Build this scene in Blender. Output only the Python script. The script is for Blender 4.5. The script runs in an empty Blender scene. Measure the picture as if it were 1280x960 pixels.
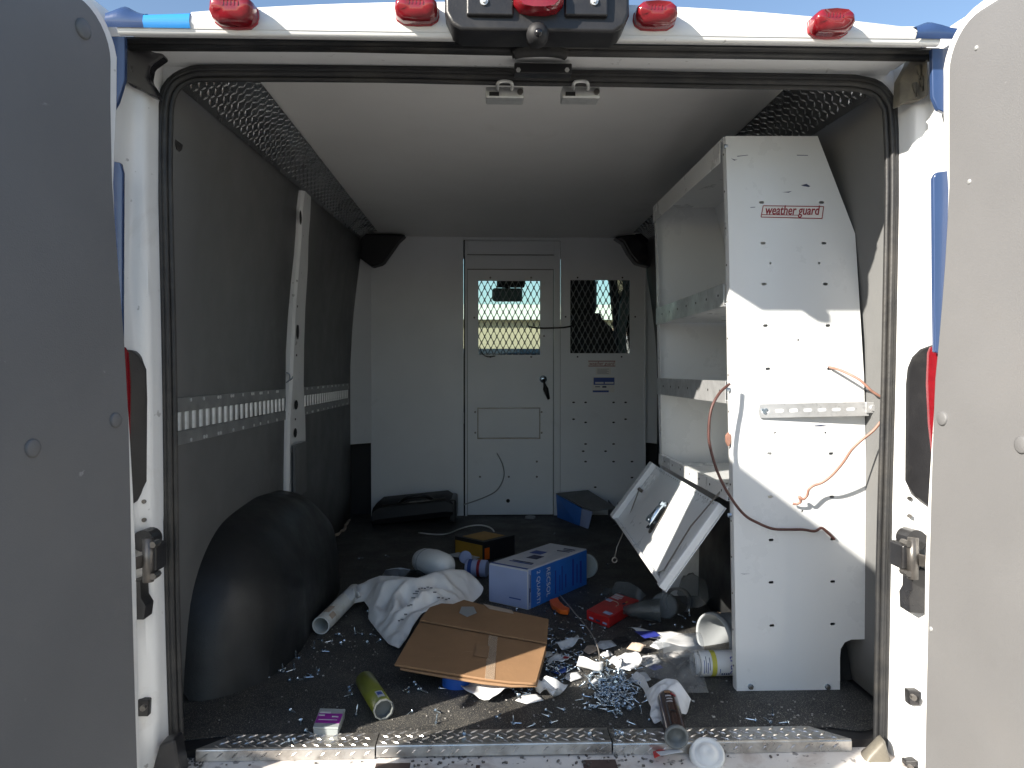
import bpy, bmesh, math, random
from mathutils import Vector, Matrix, noise
from mathutils.geometry import delaunay_2d_cdt
R = math.radians
random.seed(7)
SC = bpy.context.scene
COL = SC.collection

# ------------------------------------------------------------------ camera, light, exposure
CAM_H = 0.83                      # camera height above the cargo floor (floor is z = 0)
FPX = 960.0                       # focal length in pixels of the 1280 px wide photograph
YAW = math.atan(31 / FPX); PITCH = math.atan(16 / FPX)
cd = bpy.data.cameras.new('camera'); cam = bpy.data.objects.new('camera', cd); COL.objects.link(cam)
cd.sensor_width = 36; cd.lens = 36 * FPX / 1280; cd.clip_start = 0.02; cd.clip_end = 2000
cam.location = (0, 0, CAM_H); cam.rotation_euler = (R(90) - PITCH, 0, -YAW)
SC.camera = cam
SUN_D = Vector((1.46, 1.0, -0.92)).normalized()          # direction the sunlight travels
sd = bpy.data.lights.new('sun', 'SUN'); so = bpy.data.objects.new('sun', sd); COL.objects.link(so)
sd.energy = 5.0; sd.angle = R(0.53); sd.color = (1.0, 0.925, 0.815)
so.rotation_euler = SUN_D.to_track_quat('-Z', 'Y').to_euler(); so.location = (-6, -4, 5)
w = bpy.data.worlds.new('World'); SC.world = w; w.use_nodes = True
nt = w.node_tree; bg = nt.nodes['Background']
sk = nt.nodes.new('ShaderNodeTexSky'); sk.sky_type = 'NISHITA'; sk.sun_disc = False
sk.sun_elevation = math.asin(-SUN_D.z)
sk.sun_rotation = math.atan2(-SUN_D.x, -SUN_D.y)
sk.air_density = 1.0; sk.dust_density = 0.6; sk.ozone_density = 1.6
nt.links.new(sk.outputs[0], bg.inputs[0]); bg.inputs[1].default_value = 0.092
SC.view_settings.view_transform = 'Standard'; SC.view_settings.look = 'None'
SC.view_settings.exposure = 1.18; SC.view_settings.gamma = 1.0
SC.view_settings.use_curve_mapping = False
SC.render.engine = 'CYCLES'
SC.cycles.use_denoising = True
SC.cycles.max_bounces = 10; SC.cycles.diffuse_bounces = 6; SC.cycles.transparent_max_bounces = 12
SC.cycles.sample_clamp_indirect = 6.0

# ------------------------------------------------------------------ photograph pixel -> place
_f = Vector((math.sin(YAW) * math.cos(PITCH), math.cos(YAW) * math.cos(PITCH), -math.sin(PITCH)))
_r = Vector((math.cos(YAW), -math.sin(YAW), 0)); _u = _r.cross(_f)
EYE = Vector((0, 0, CAM_H))
def ray(px, py): return _f * FPX + _r * (px - 640) + _u * (480 - py)
def P(px, py, Y): d = ray(px, py); return EYE + d * (Y / d.y)
def FZ(px, py, z=0.0): d = ray(px, py); return EYE + d * ((z - CAM_H) / d.z)
def PX(px, py, X): d = ray(px, py); return EYE + d * (X / d.x)
def lerp(a, b, t): return a + (b - a) * t
def interp(tab, v):
    if v <= tab[0][0]: return tab[0][1]
    for (a, b), (c, d) in zip(tab, tab[1:]):
        if v <= c: return b + (d - b) * (v - a) / (c - a)
    return tab[-1][1]

# ------------------------------------------------------------------ materials
MATS = {}
def mat(name, col, rough=0.5, metal=0.0, var=0.0, vscale=5.0, bump=0.0, bscale=150.0, dirt=None, specks=None,
        spec=0.5, trans=0.0, alpha=1.0, coat=0.0, sss=0.0, scratch=None, rvar=0.0, emit=None):
    m = bpy.data.materials.new(name); m.use_nodes = True; MATS[name] = m
    t = m.node_tree; N = t.nodes; L = t.links; b = N['Principled BSDF']
    tc = N.new('ShaderNodeTexCoord'); co = tc.outputs['Object']
    def nz(scale, detail=4.0, rough_=0.55, dist=0.0, vec=None):
        n = N.new('ShaderNodeTexNoise'); n.inputs['Scale'].default_value = scale; n.inputs['Detail'].default_value = detail
        n.inputs['Roughness'].default_value = rough_; n.inputs['Distortion'].default_value = dist
        L.new(vec or co, n.inputs['Vector']); return n.outputs['Fac']
    def ramp(src, lo, hi, a=0.0, bb=1.0):
        n = N.new('ShaderNodeMapRange'); n.inputs[1].default_value = lo; n.inputs[2].default_value = hi
        n.inputs[3].default_value = a; n.inputs[4].default_value = bb; L.new(src, n.inputs[0]); return n.outputs[0]
    def mix(fac, c1, c2):
        n = N.new('ShaderNodeMix'); n.data_type = 'RGBA'
        if hasattr(fac, 'links'): L.new(fac, n.inputs[0])
        else: n.inputs[0].default_value = fac
        for s, c in ((n.inputs[6], c1), (n.inputs[7], c2)):
            if hasattr(c, 'links'): L.new(c, s)
            else: s.default_value = (*c[:3], 1)
        return n.outputs[2]
    c = tuple(col)
    if var:
        c = mix(ramp(nz(vscale, 6), 0.3, 0.7), tuple(x * (1 - var) for x in col), tuple(min(1, x * (1 + var)) for x in col))
    else:
        c = mix(ramp(nz(40, 2), 0.3, 0.7), tuple(x * .97 for x in col), tuple(min(1, x * 1.03) for x in col))
    if dirt:                                   # (colour, scale, lo, hi, strength)
        c = mix(ramp(nz(dirt[1], 8, 0.65, 0.6), dirt[2], dirt[3], 0, dirt[4]), c, dirt[0])
    if specks:                                 # (colour, scale, lo, hi, strength)
        c = mix(ramp(nz(specks[1], 2, 0.5), specks[2], specks[3], 0, specks[4]), c, specks[0])
    if scratch:                                # (colour, stretch vector, lo, hi, strength)
        mp = N.new('ShaderNodeMapping'); mp.inputs['Scale'].default_value = scratch[1]; L.new(co, mp.inputs['Vector'])
        mp.inputs['Rotation'].default_value = (0.3, 0.2, 0.1)
        c = mix(ramp(nz(1.0, 6, 0.7, 0.3, mp.outputs[0]), scratch[2], scratch[3], 0, scratch[4]), c, scratch[0])
    L.new(c, b.inputs['Base Color'])
    b.inputs['Metallic'].default_value = metal; b.inputs['Specular IOR Level'].default_value = spec
    b.inputs['Roughness'].default_value = rough
    if rvar:
        L.new(ramp(nz(7, 6, .6), 0.3, 0.7, max(0.03, rough - rvar), min(1, rough + rvar)), b.inputs['Roughness'])
    if bump:
        bn = N.new('ShaderNodeBump'); bn.inputs['Strength'].default_value = bump; bn.inputs['Distance'].default_value = 0.002
        L.new(nz(bscale, 3), bn.inputs['Height']); L.new(bn.outputs[0], b.inputs['Normal'])
    b.inputs['Transmission Weight'].default_value = trans; b.inputs['Alpha'].default_value = alpha
    b.inputs['Coat Weight'].default_value = coat; b.inputs['Coat Roughness'].default_value = 0.08
    if sss:
        b.inputs['Subsurface Weight'].default_value = sss; b.inputs['Subsurface Radius'].default_value = (.01, .01, .01)
    return m

mat('white_paint', (.80, .80, .78), .28, var=.04, vscale=3, dirt=((.42, .38, .32), 9, .60, .80, .35), specks=((.2, .18, .16), 60, .70, .76, .45), coat=.4)
mat('white_jamb', (.76, .77, .77), .32, var=.05, vscale=4, dirt=((.36, .33, .28), 6, .58, .82, .45), specks=((.15, .14, .13), 45, .70, .75, .5), coat=.3)
mat('blue_wrap', (.030, .060, .15), .25, var=.08, coat=.5, scratch=((.5, .55, .6), (3, 3, 90), .70, .74, .5))
mat('blue_wrap_sunlit', (.035, .25, .62), .25, var=.05, coat=.5)  # same wrap as blue_wrap, with sunlight painted into the colour
mat('grey_liner', (.152, .152, .154), .55, var=.05, vscale=4, bump=.25, bscale=380, scratch=((.62, .62, .60), (14, 14, 30), .70, .78, .5), dirt=((.17, .16, .15), 2.5, .55, .8, .25), rvar=.07)
mat('wall_liner', (.130, .133, .134), .5, var=.08, vscale=3, bump=.2, bscale=300, dirt=((.2, .19, .17), 3, .55, .8, .3), scratch=((.4, .4, .38), (20, 20, 20), .73, .79, .5), rvar=.08)
mat('ceiling_white', (.86, .85, .83), .38, var=.04, vscale=2, dirt=((.5, .47, .42), 4, .6, .8, .25), scratch=((.85, .84, .8), (16, 16, 16), .73, .78, .3), rvar=.08)
mat('bulkhead_grey', (.76, .78, .80), .36, var=.04, vscale=3, dirt=((.3, .3, .3), 5, .62, .85, .35), scratch=((.75, .76, .78), (9, 9, 24), .72, .78, .5), rvar=.1)
mat('mesh_grey', (.30, .31, .31), .45, var=.06)
mat('shelf_white', (.70, .72, .73), .30, var=.03, vscale=3, dirt=((.42, .40, .37), 7, .66, .86, .4), scratch=((.14, .13, .13), (10, 10, 55), .755, .79, .7), coat=.25, rvar=.06)
mat('galvanised', (.52, .53, .54), .40, metal=.55, var=.16, vscale=26, specks=((.32, .33, .34), 90, .6, .7, .5), rvar=.1)
mat('zinc', (.48, .57, .66), .24, metal=.92, var=.10, vscale=200)
mat('zinc_dull', (.62, .63, .62), .42, metal=.6, var=.12, vscale=60)
mat('rubber_mat', (.027, .028, .030), .62, var=.35, vscale=4, bump=.6, bscale=420, dirt=((.12, .112, .098), 5, .50, .80, .6), specks=((.52, .48, .39), 430, .56, .67, .5), rvar=.14)
mat('rubber_seal', (.016, .017, .019), .5, var=.25, vscale=12, bump=.3, bscale=120, dirt=((.10, .092, .078), 9, .42, .80, .5))
mat('black_plastic', (.018, .018, .020), .38, var=.25, vscale=10, bump=.15, bscale=260, dirt=((.10, .095, .085), 8, .52, .82, .35), rvar=.12)
mat('black_gloss', (.015, .015, .018), .18, var=.2, vscale=6, dirt=((.16, .14, .11), 6, .55, .8, .4), rvar=.08)
mat('dusty_cap', (.13, .12, .10), .45, var=.3, vscale=9, dirt=((.30, .27, .20), 12, .4, .7, .6))
mat('arch_plastic', (.011, .0125, .014), .48, var=.3, vscale=5, bump=.2, bscale=200, dirt=((.055, .058, .06), 4, .45, .8, .6), scratch=((.13, .13, .13), (12, 5, 26), .68, .78, .5), rvar=.14)
mat('tread_alu', (.60, .58, .55), .30, metal=.85, var=.18, vscale=14, dirt=((.24, .21, .18), 16, .45, .72, .7), rvar=.12)
mat('trim_alu', (.17, .175, .18), .28, metal=.75, var=.15, vscale=9, rvar=.08)
mat('trim_tread_glint', (.72, .73, .74), .22, metal=.85, var=.10)  # treads brighter than their plate: glints painted into the colour
mat('red_lens', (.20, .008, .014), .12, var=.12, vscale=60, spec=.6, coat=.6, sss=.0)
mat('red_lens_back', (.30, .02, .03), .25, var=.1)
mat('dark_slot', (.010, .010, .011), .7)
mat('cab_black', (.014, .014, .016), .6, var=.2)
mat('steel_dark', (.16, .15, .14), .38, metal=.7, var=.25, vscale=40)
mat('kraft', (.27, .155, .078), .72, var=.10, vscale=9, bump=.25, bscale=90, dirt=((.22, .13, .07), 6, .55, .8, .5), scratch=((.52, .36, .22), (6, 60, 6), .66, .76, .4))
mat('kraft_edge', (.30, .18, .09), .8, var=.2, vscale=120)
mat('kraft_dark', (.27, .16, .085), .75, var=.14, vscale=14, bump=.3, bscale=70)
mat('clear_tape', (.60, .48, .36), .12, var=.05, alpha=.35, coat=.5)
mat('canvas', (.80, .79, .77), .85, var=.07, vscale=10, bump=.5, bscale=420, dirt=((.36, .30, .24), 7, .56, .8, .5))
mat('stitch', (.12, .12, .14), .8)
mat('box_blue', (.028, .17, .60), .42, var=.10, vscale=8, dirt=((.04, .09, .3), 10, .5, .8, .5))
mat('box_lavender', (.36, .43, .65), .45, var=.05, vscale=8, dirt=((.28, .33, .52), 9, .55, .8, .4))
mat('box_greywhite', (.58, .59, .63), .5, var=.05, vscale=10, dirt=((.4, .41, .46), 12, .55, .8, .5))
mat('ink_dark', (.035, .045, .10), .6)
mat('ink_blue', (.035, .05, .34), .5)
mat('ink_white', (.70, .74, .80), .5)
mat('ink_red', (.26, .010, .018), .45)
mat('label_white', (.74, .73, .71), .45, var=.03)
mat('label_yellow', (.58, .52, .07), .45, var=.05)
mat('label_blue', (.03, .075, .30), .45, var=.06)
mat('yellow_card', (.42, .23, .03), .5, var=.14, vscale=14)
mat('black_card', (.020, .020, .022), .5, var=.2)
mat('red_card', (.52, .022, .022), .38, var=.15, vscale=14, dirt=((.28, .01, .02), 20, .5, .75, .5))
mat('orange_plastic', (.78, .14, .012), .42, var=.06)
mat('blue_tape', (.02, .11, .50), .45, var=.08)
mat('olive_tube', (.145, .165, .022), .30, var=.18, vscale=16, dirt=((.10, .10, .05), 14, .5, .75, .6), coat=.3)
mat('tube_grey', (.15, .165, .165), .4, var=.15, vscale=30, dirt=((.14, .14, .13), 24, .45, .7, .6))
mat('pipe_white', (.68, .70, .68), .42, var=.06, dirt=((.3, .27, .16), 14, .52, .75, .6))
mat('clear_plastic', (.80, .82, .82), .12, trans=.0, alpha=.32, coat=.4, var=.04)
mat('frost_plastic', (.46, .50, .50), .38, alpha=.72, var=.05, vscale=20)
mat('milky_plastic', (.74, .75, .74), .40, var=.04, vscale=10, sss=.25, dirt=((.5, .5, .48), 14, .58, .8, .3))
mat('card_grey', (.17, .18, .19), .75, var=.12, vscale=14)
mat('bucket_plastic', (.36, .385, .40), .42, var=.06, vscale=12)
mat('bag_white', (.78, .79, .80), .34, var=.05, vscale=22, alpha=.88, sss=.15)
mat('bag_clear', (.50, .50, .48), .20, alpha=.30, var=.15, vscale=30)
mat('bag_grey', (.10, .115, .12), .30, alpha=.6, var=.25, vscale=18)
mat('purple_label', (.30, .02, .32), .4, var=.08, vscale=40)
mat('paper', (.60, .61, .62), .7, var=.05, vscale=25, dirt=((.48, .46, .44), 22, .58, .8, .5))
mat('paper_grey', (.50, .53, .56), .65, var=.08, vscale=40)
mat('paper_brown', (.42, .34, .27), .75, var=.12, vscale=30)
mat('brown_tube', (.055, .030, .024), .2, var=.3, vscale=20, coat=.5)
mat('copper', (.30, .16, .12), .45, var=.2, vscale=70)
mat('copper_dark', (.085, .035, .030), .5, var=.25, vscale=60)
mat('steel_wire', (.38, .36, .33), .4, metal=.7, var=.15)
mat('cable_white', (.60, .60, .58), .5)
mat('cable_black', (.02, .02, .02), .5)
mat('debris_mix', (.30, .29, .27), .8, var=.5, vscale=60)
mat('asphalt', (.13, .125, .12), .9, var=.25, vscale=3, bump=.5, bscale=60)
mat('stucco', (.44, .37, .27), .9, var=.06, vscale=2, bump=.2, bscale=30)
mat('fascia', (.78, .78, .74), .7, var=.03)
mat('car_paint', (.42, .46, .44), .2, var=.02, coat=.7)
mat('car_glass', (.03, .045, .045), .06, spec=.8)
mat('tyre', (.02, .02, .02), .8)
mat('cab_trim', (.11, .14, .13), .6, var=.2, vscale=30)
mat('sill_paint', (.66, .63, .60), .38, var=.10, vscale=7, dirt=((.26, .17, .12), 10, .50, .74, .7), specks=((.05, .045, .05), 55, .62, .70, .7), coat=.2)
mat('socket_dark', (.07, .045, .04), .7, var=.3, vscale=30)
mat('steel_rail', (.30, .305, .305), .42, metal=.5, var=.2, vscale=18)
mat('rung_zinc', (.66, .67, .66), .42, metal=.25, var=.12, vscale=40)
def glass_mat():
    m = bpy.data.materials.new('window_glass'); m.use_nodes = True; t = m.node_tree; N = t.nodes
    for n in list(N): N.remove(n)
    o = N.new('ShaderNodeOutputMaterial'); mx = N.new('ShaderNodeMixShader'); tr = N.new('ShaderNodeBsdfTransparent')
    gl = N.new('ShaderNodeBsdfGlossy'); fr = N.new('ShaderNodeFresnel'); fr.inputs[0].default_value = 1.5
    tr.inputs[0].default_value = (.80, .90, .86, 1); gl.inputs['Roughness'].default_value = .02
    t.links.new(fr.outputs[0], mx.inputs[0]); t.links.new(tr.outputs[0], mx.inputs[1]); t.links.new(gl.outputs[0], mx.inputs[2])
    t.links.new(mx.outputs[0], o.inputs[0]); MATS['window_glass'] = m
glass_mat()

# ------------------------------------------------------------------ mesh and object helpers
OFF = {}                                     # world position of each object's origin
def tag(o, label=None, cat=None, group=None, kind=None):
    if label: o['label'] = label
    if cat: o['category'] = cat
    if group: o['group'] = group
    if kind: o['kind'] = kind
    return o
def thing(name, loc, label, cat, group=None):
    o = bpy.data.objects.new(name, None); COL.objects.link(o); o.location = loc; o.empty_display_size = .05
    OFF[o.name] = Vector(loc); return tag(o, label, cat, group)

class MB:
    def __init__(s): s.v = []; s.f = []; s.mi = []; s.cur = 0
    def add(s, vs, fs):
        b = len(s.v); s.v += [Vector(x) for x in vs]
        for f in fs: s.f.append([b + i for i in f]); s.mi.append(s.cur)
        return s
    def box(s, c, size, rot=None):
        c = Vector(c); h = Vector(size) / 2
        vs = [Vector((sx * h.x, sy * h.y, sz * h.z)) for sz in (-1, 1) for sy in (-1, 1) for sx in (-1, 1)]
        if rot is not None: vs = [rot @ x for x in vs]
        return s.add([c + x for x in vs], [(0, 2, 3, 1), (4, 5, 7, 6), (0, 1, 5, 4), (2, 6, 7, 3), (0, 4, 6, 2), (1, 3, 7, 5)])
    def bb(s, x0, x1, y0, y1, z0, z1): return s.box(((x0 + x1) / 2, (y0 + y1) / 2, (z0 + z1) / 2), (x1 - x0, y1 - y0, z1 - z0))
    def hexa(s, lo, hi):                       # two quads of corners (same winding): bottom, top
        return s.add(list(lo) + list(hi), [(3, 2, 1, 0), (4, 5, 6, 7)] + [(i, (i + 1) % 4, 4 + (i + 1) % 4, 4 + i) for i in range(4)])
    def prism(s, pts, d):                      # planar polygon pushed along vector d
        n = len(pts); d = Vector(d)
        return s.add([Vector(p) for p in pts] + [Vector(p) + d for p in pts],
                     [tuple(range(n))[::-1], tuple(range(n, 2 * n))] + [(i, (i + 1) % n, n + (i + 1) % n, n + i) for i in range(n)])
    def frame_of(s, d):
        d = d.normalized(); a = Vector((0, 0, 1)) if abs(d.z) < .9 else Vector((1, 0, 0))
        x = d.cross(a).normalized(); return x, x.cross(d).normalized()
    def cyl(s, p0, p1, r0, r1=None, n=16, cap0=True, cap1=True):
        p0 = Vector(p0); p1 = Vector(p1); r1 = r0 if r1 is None else r1; x, y = s.frame_of(p1 - p0)
        ring = lambda p, r: [p + (x * math.cos(2 * math.pi * i / n) + y * math.sin(2 * math.pi * i / n)) * r for i in range(n)]
        fs = [(i, (i + 1) % n, n + (i + 1) % n, n + i) for i in range(n)]
        if cap0: fs.append(tuple(range(n))[::-1])
        if cap1: fs.append(tuple(range(n, 2 * n)))
        return s.add(ring(p0, r0) + ring(p1, r1), fs)
    def lathe(s, p0, axis, prof, n=24, close=False):   # prof: (distance along axis, radius)
        p0 = Vector(p0); axis = Vector(axis).normalized(); x, y = s.frame_of(axis); vs = []; fs = []
        for h, r in prof:
            vs += [p0 + axis * h + (x * math.cos(2 * math.pi * i / n) + y * math.sin(2 * math.pi * i / n)) * max(r, 1e-5) for i in range(n)]
        for k in range(len(prof) - 1):
            fs += [(k * n + i, k * n + (i + 1) % n, (k + 1) * n + (i + 1) % n, (k + 1) * n + i) for i in range(n)]
        return s.add(vs, fs)
    def tube(s, pts, r, n=8, cap=True):
        pts = [Vector(p) for p in pts]; vs = []; fs = []; m = len(pts); px = None
        for i, p in enumerate(pts):
            d = (pts[min(i + 1, m - 1)] - pts[max(i - 1, 0)]).normalized()
            if px is None: x, y = s.frame_of(d)
            else: x = (px - d * px.dot(d)).normalized(); y = d.cross(x)
            px = x; rr = r[i] if isinstance(r, (list, tuple)) else r
            vs += [p + (x * math.cos(2 * math.pi * k / n) + y * math.sin(2 * math.pi * k / n)) * rr for k in range(n)]
        for i in range(m - 1):
            fs += [(i * n + k, i * n + (k + 1) % n, (i + 1) * n + (k + 1) % n, (i + 1) * n + k) for k in range(n)]
        if cap: fs += [tuple(range(n))[::-1], tuple(range((m - 1) * n, m * n))]
        return s.add(vs, fs)
    def grid(s, rows, closed=False):
        nr = len(rows); nc = len(rows[0]); fs = []
        for i in range(nr - 1):
            for j in range(nc if closed else nc - 1):
                fs.append((i * nc + j, i * nc + (j + 1) % nc, (i + 1) * nc + (j + 1) % nc, (i + 1) * nc + j))
        return s.add([p for r_ in rows for p in r_], fs)
    def build(s, name, material, parent=None, smooth=False, bevel=0, origin=None, solid=0, fix=True, sub=0, seg=2):
        me = bpy.data.meshes.new(name)
        if parent is not None: off = OFF[parent.name]
        elif origin is not None: off = Vector(origin)
        else:
            xs = [v.x for v in s.v]; ys = [v.y for v in s.v]; zs = [v.z for v in s.v]
            off = Vector(((min(xs) + max(xs)) / 2, (min(ys) + max(ys)) / 2, min(zs)))
        me.from_pydata([v - off for v in s.v], [], s.f); me.validate()
        mats = material if isinstance(material, (list, tuple)) else [material]
        for m in mats: me.materials.append(MATS[m])
        if len(mats) > 1 and len(me.polygons) == len(s.mi):
            for p, i in zip(me.polygons, s.mi): p.material_index = i
        if fix:
            bm = bmesh.new(); bm.from_mesh(me); bmesh.ops.recalc_face_normals(bm, faces=bm.faces); bm.to_mesh(me); bm.free()
        if smooth:
            for p in me.polygons: p.use_smooth = True
        o = bpy.data.objects.new(name, me); COL.objects.link(o); OFF[o.name] = off
        if parent is not None: o.parent = parent
        else: o.location = off
        if solid:
            md = o.modifiers.new('thickness', 'SOLIDIFY'); md.thickness = solid; md.offset = 0
        if sub:
            md = o.modifiers.new('smooth', 'SUBSURF'); md.levels = sub; md.render_levels = sub
        if bevel:
            md = o.modifiers.new('bevel', 'BEVEL'); md.width = bevel; md.segments = seg; md.limit_method = 'ANGLE'; md.angle_limit = R(35)
            if smooth is False:
                for p in me.polygons: p.use_smooth = True
                md.harden_normals = False
                wn = o.modifiers.new('normals', 'WEIGHTED_NORMAL'); wn.keep_sharp = True
        return o
def shade_auto(o, ang=35):
    me = o.data; bm = bmesh.new(); bm.from_mesh(me)
    for e in bm.edges:
        if len(e.link_faces) == 2 and e.calc_face_angle(0) > R(ang): e.smooth = False
    for f in bm.faces: f.smooth = True
    bm.to_mesh(me); bm.free(); return o
def curve(pts, n=8):                          # Catmull-Rom through points
    pts = [Vector(p) for p in pts]; out = []
    for i in range(len(pts) - 1):
        a = pts[max(i - 1, 0)]; b = pts[i]; c = pts[i + 1]; d = pts[min(i + 2, len(pts) - 1)]
        for k in range(n):
            t = k / n
            out.append(.5 * (2 * b + (c - a) * t + (2 * a - 5 * b + 4 * c - d) * t * t + (3 * b - a - 3 * c + d) * t ** 3))
    return out + [pts[-1]]
def text(s, size, fn, material, parent, name='lettering', shear=0.0, bold=0.0, space=1.0, width=None):
    cu = bpy.data.curves.new('t', 'FONT'); cu.body = s; cu.size = size; cu.align_x = 'CENTER'; cu.align_y = 'CENTER'
    cu.shear = shear; cu.offset = bold; cu.space_character = space; cu.resolution_u = 3
    o = bpy.data.objects.new('t', cu); COL.objects.link(o); dg = bpy.context.evaluated_depsgraph_get()
    me = bpy.data.meshes.new_from_object(o.evaluated_get(dg)); bpy.data.objects.remove(o)
    me.name = name; off = OFF[parent.name]
    xs = [v.co.x for v in me.vertices]; k = (width / (max(xs) - min(xs))) if width else 1
    for v in me.vertices: v.co = Vector(fn(v.co.x * k, v.co.y)) - off
    me.materials.clear(); me.materials.append(MATS[material])
    q = bpy.data.objects.new(name, me); COL.objects.link(q); q.parent = parent; OFF[q.name] = off; return q
def crumple(outline, H, step=.02, wdt=.04, seed=0, amp=.5, scale=14, ridge=.5):
    """cloth-like sheet over an outline of world points; returns MB"""
    pts = []; o = [Vector(p) for p in outline]; n = len(o)
    for i in range(n):
        a, b = o[i], o[(i + 1) % n]; k = max(1, int((b - a).length / step))
        pts += [a.lerp(b, j / k) for j in range(k)]
    m = len(pts); p2 = [Vector((p.x, p.y)) for p in pts]
    x0 = min(p.x for p in p2); x1 = max(p.x for p in p2); y0 = min(p.y for p in p2); y1 = max(p.y for p in p2)
    rnd = random.Random(seed); extra = []
    y = y0
    while y < y1:
        x = x0
        while x < x1:
            extra.append(Vector((x + rnd.uniform(-.3, .3) * step, y + rnd.uniform(-.3, .3) * step))); x += step
        y += step
    res = delaunay_2d_cdt(p2 + extra, [(i, (i + 1) % m) for i in range(m)], [list(range(m))], 1, 1e-6)
    vs, fs = res[0], res[2]; mb = MB(); out = []
    for v in vs:
        d = min((v - q).length for q in p2)
        ws = [1 / ((v - q).length_squared + 1e-5) for q in p2]; zb = sum(w_ * p.z for w_, p in zip(ws, pts)) / sum(ws)
        q3 = Vector((v.x * scale, v.y * scale, seed * 3.7))
        n1 = noise.noise(q3); n2 = 1 - abs(noise.noise(q3 * 1.9 + Vector((5, 2, 1)))) * 2; n3 = noise.noise(q3 * 4.3)
        sh = 1 - math.exp(-d / wdt)
        out.append(Vector((v.x, v.y, zb + H * sh * (1 - amp + amp * (.6 * n1 + ridge * n2 + .25 * n3)))))
    return mb.add(out, [tuple(f) for f in fs])

def scatter(name, build_first, positions, parent):
    """the first piece is built at positions[0]; the others share its mesh"""
    o = build_first(Vector(positions[0])); p0 = Vector(positions[0])
    for p in positions[1:]:
        c = o.copy(); COL.objects.link(c); c.parent = parent; c.location = Vector(p) - p0; OFF[c.name] = OFF[parent.name]
# ------------------------------------------------------------------ the place outside
GZ = -0.56
m = MB(); m.add([(-150, -150, GZ), (150, -150, GZ), (150, 260, GZ), (-150, 260, GZ)], [(0, 1, 2, 3)])
g = m.build('ground', 'asphalt', origin=(0, 0, GZ)); tag(g, kind='structure')
bld = thing('low_building', (0, 27, GZ), 'tan stucco building with a pale fascia, seen through the mesh and windscreen', 'building')
MB().bb(-14, 14, 27, 37, GZ, 2.62).build('wall', 'stucco', bld)
MB().bb(-14.3, 14.3, 26.7, 37.3, 2.625, 3.15).build('fascia', 'fascia', bld)
for x in (-9, -5.4, 3.6, 7.4):
    fr = MB().bb(x - .8, x + .8, 26.95, 27.02, .55, 1.75).build('window', 'fascia', bld)
    MB().bb(x - .7, x + .7, 26.93, 26.955, .64, 1.66).build('pane', 'car_glass', fr)
suv = thing('parked_suv', (-1.5, 13.5, GZ), 'grey-green car parked beyond the windscreen in front of the tan building', 'car')
m = MB(); m.prism([(-3.7, 12.6, -.15), (.72, 12.6, -.15), (.74, 12.6, .35), (.66, 12.6, .62), (-.55, 12.6, .76), (-3.6, 12.6, .76), (-3.75, 12.6, .3)], (0, 1.8, 0)); m.build('body', 'car_paint', suv, bevel=.06)
m = MB(); m.hexa([(-3.55, 12.65, .765), (-.5, 12.65, .765), (-.5, 14.35, .765), (-3.55, 14.35, .765)], [(-3.3, 12.85, 1.32), (-1.2, 12.85, 1.32), (-1.2, 14.15, 1.32), (-3.3, 14.15, 1.32)]); m.build('roof', 'car_paint', suv, bevel=.05)
for a, b in ((-3.3, -2.2), (-2.1, -.95)):
    MB().prism([(a, 12.72, .82), (b + .22, 12.72, .82), (b, 12.83, 1.2), (a + .1, 12.83, 1.2)], (0, -.04, 0)).build('window', 'car_glass', suv)
for x in (-2.9, -.2):
    wh = MB().cyl((x, 12.62, GZ + .34), (x, 12.85, GZ + .34), .34, n=24).build('wheel', 'tyre', suv)
    MB().cyl((x, 12.595, GZ + .34), (x, 12.61, GZ + .34), .2, n=16).build('rim', 'zinc_dull', wh)

# ------------------------------------------------------------------ the van
VAN = thing('cargo_van', (0.09, 3.4, GZ), 'white and blue cargo van with both rear doors open and its load space showing', 'van')
XC = 0.09
YO = 1.69                        # plane of the rear opening
def prof(pix): return sorted((P(x, y, YO).z, P(x, y, YO).x) for x, y in pix)
LX = prof([(207, 150), (206, 240), (211, 480), (214, 720), (220, 960), (224, 1040)])
RX = prof([(1115, 150), (1116, 240), (1111.5, 480), (1105, 720), (1101, 960), (1099, 1040)])
def lx(z): return interp(LX, z)
def rx(z): return interp(RX, z)
CEIL = 1.597; Y1 = 4.41

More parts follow.
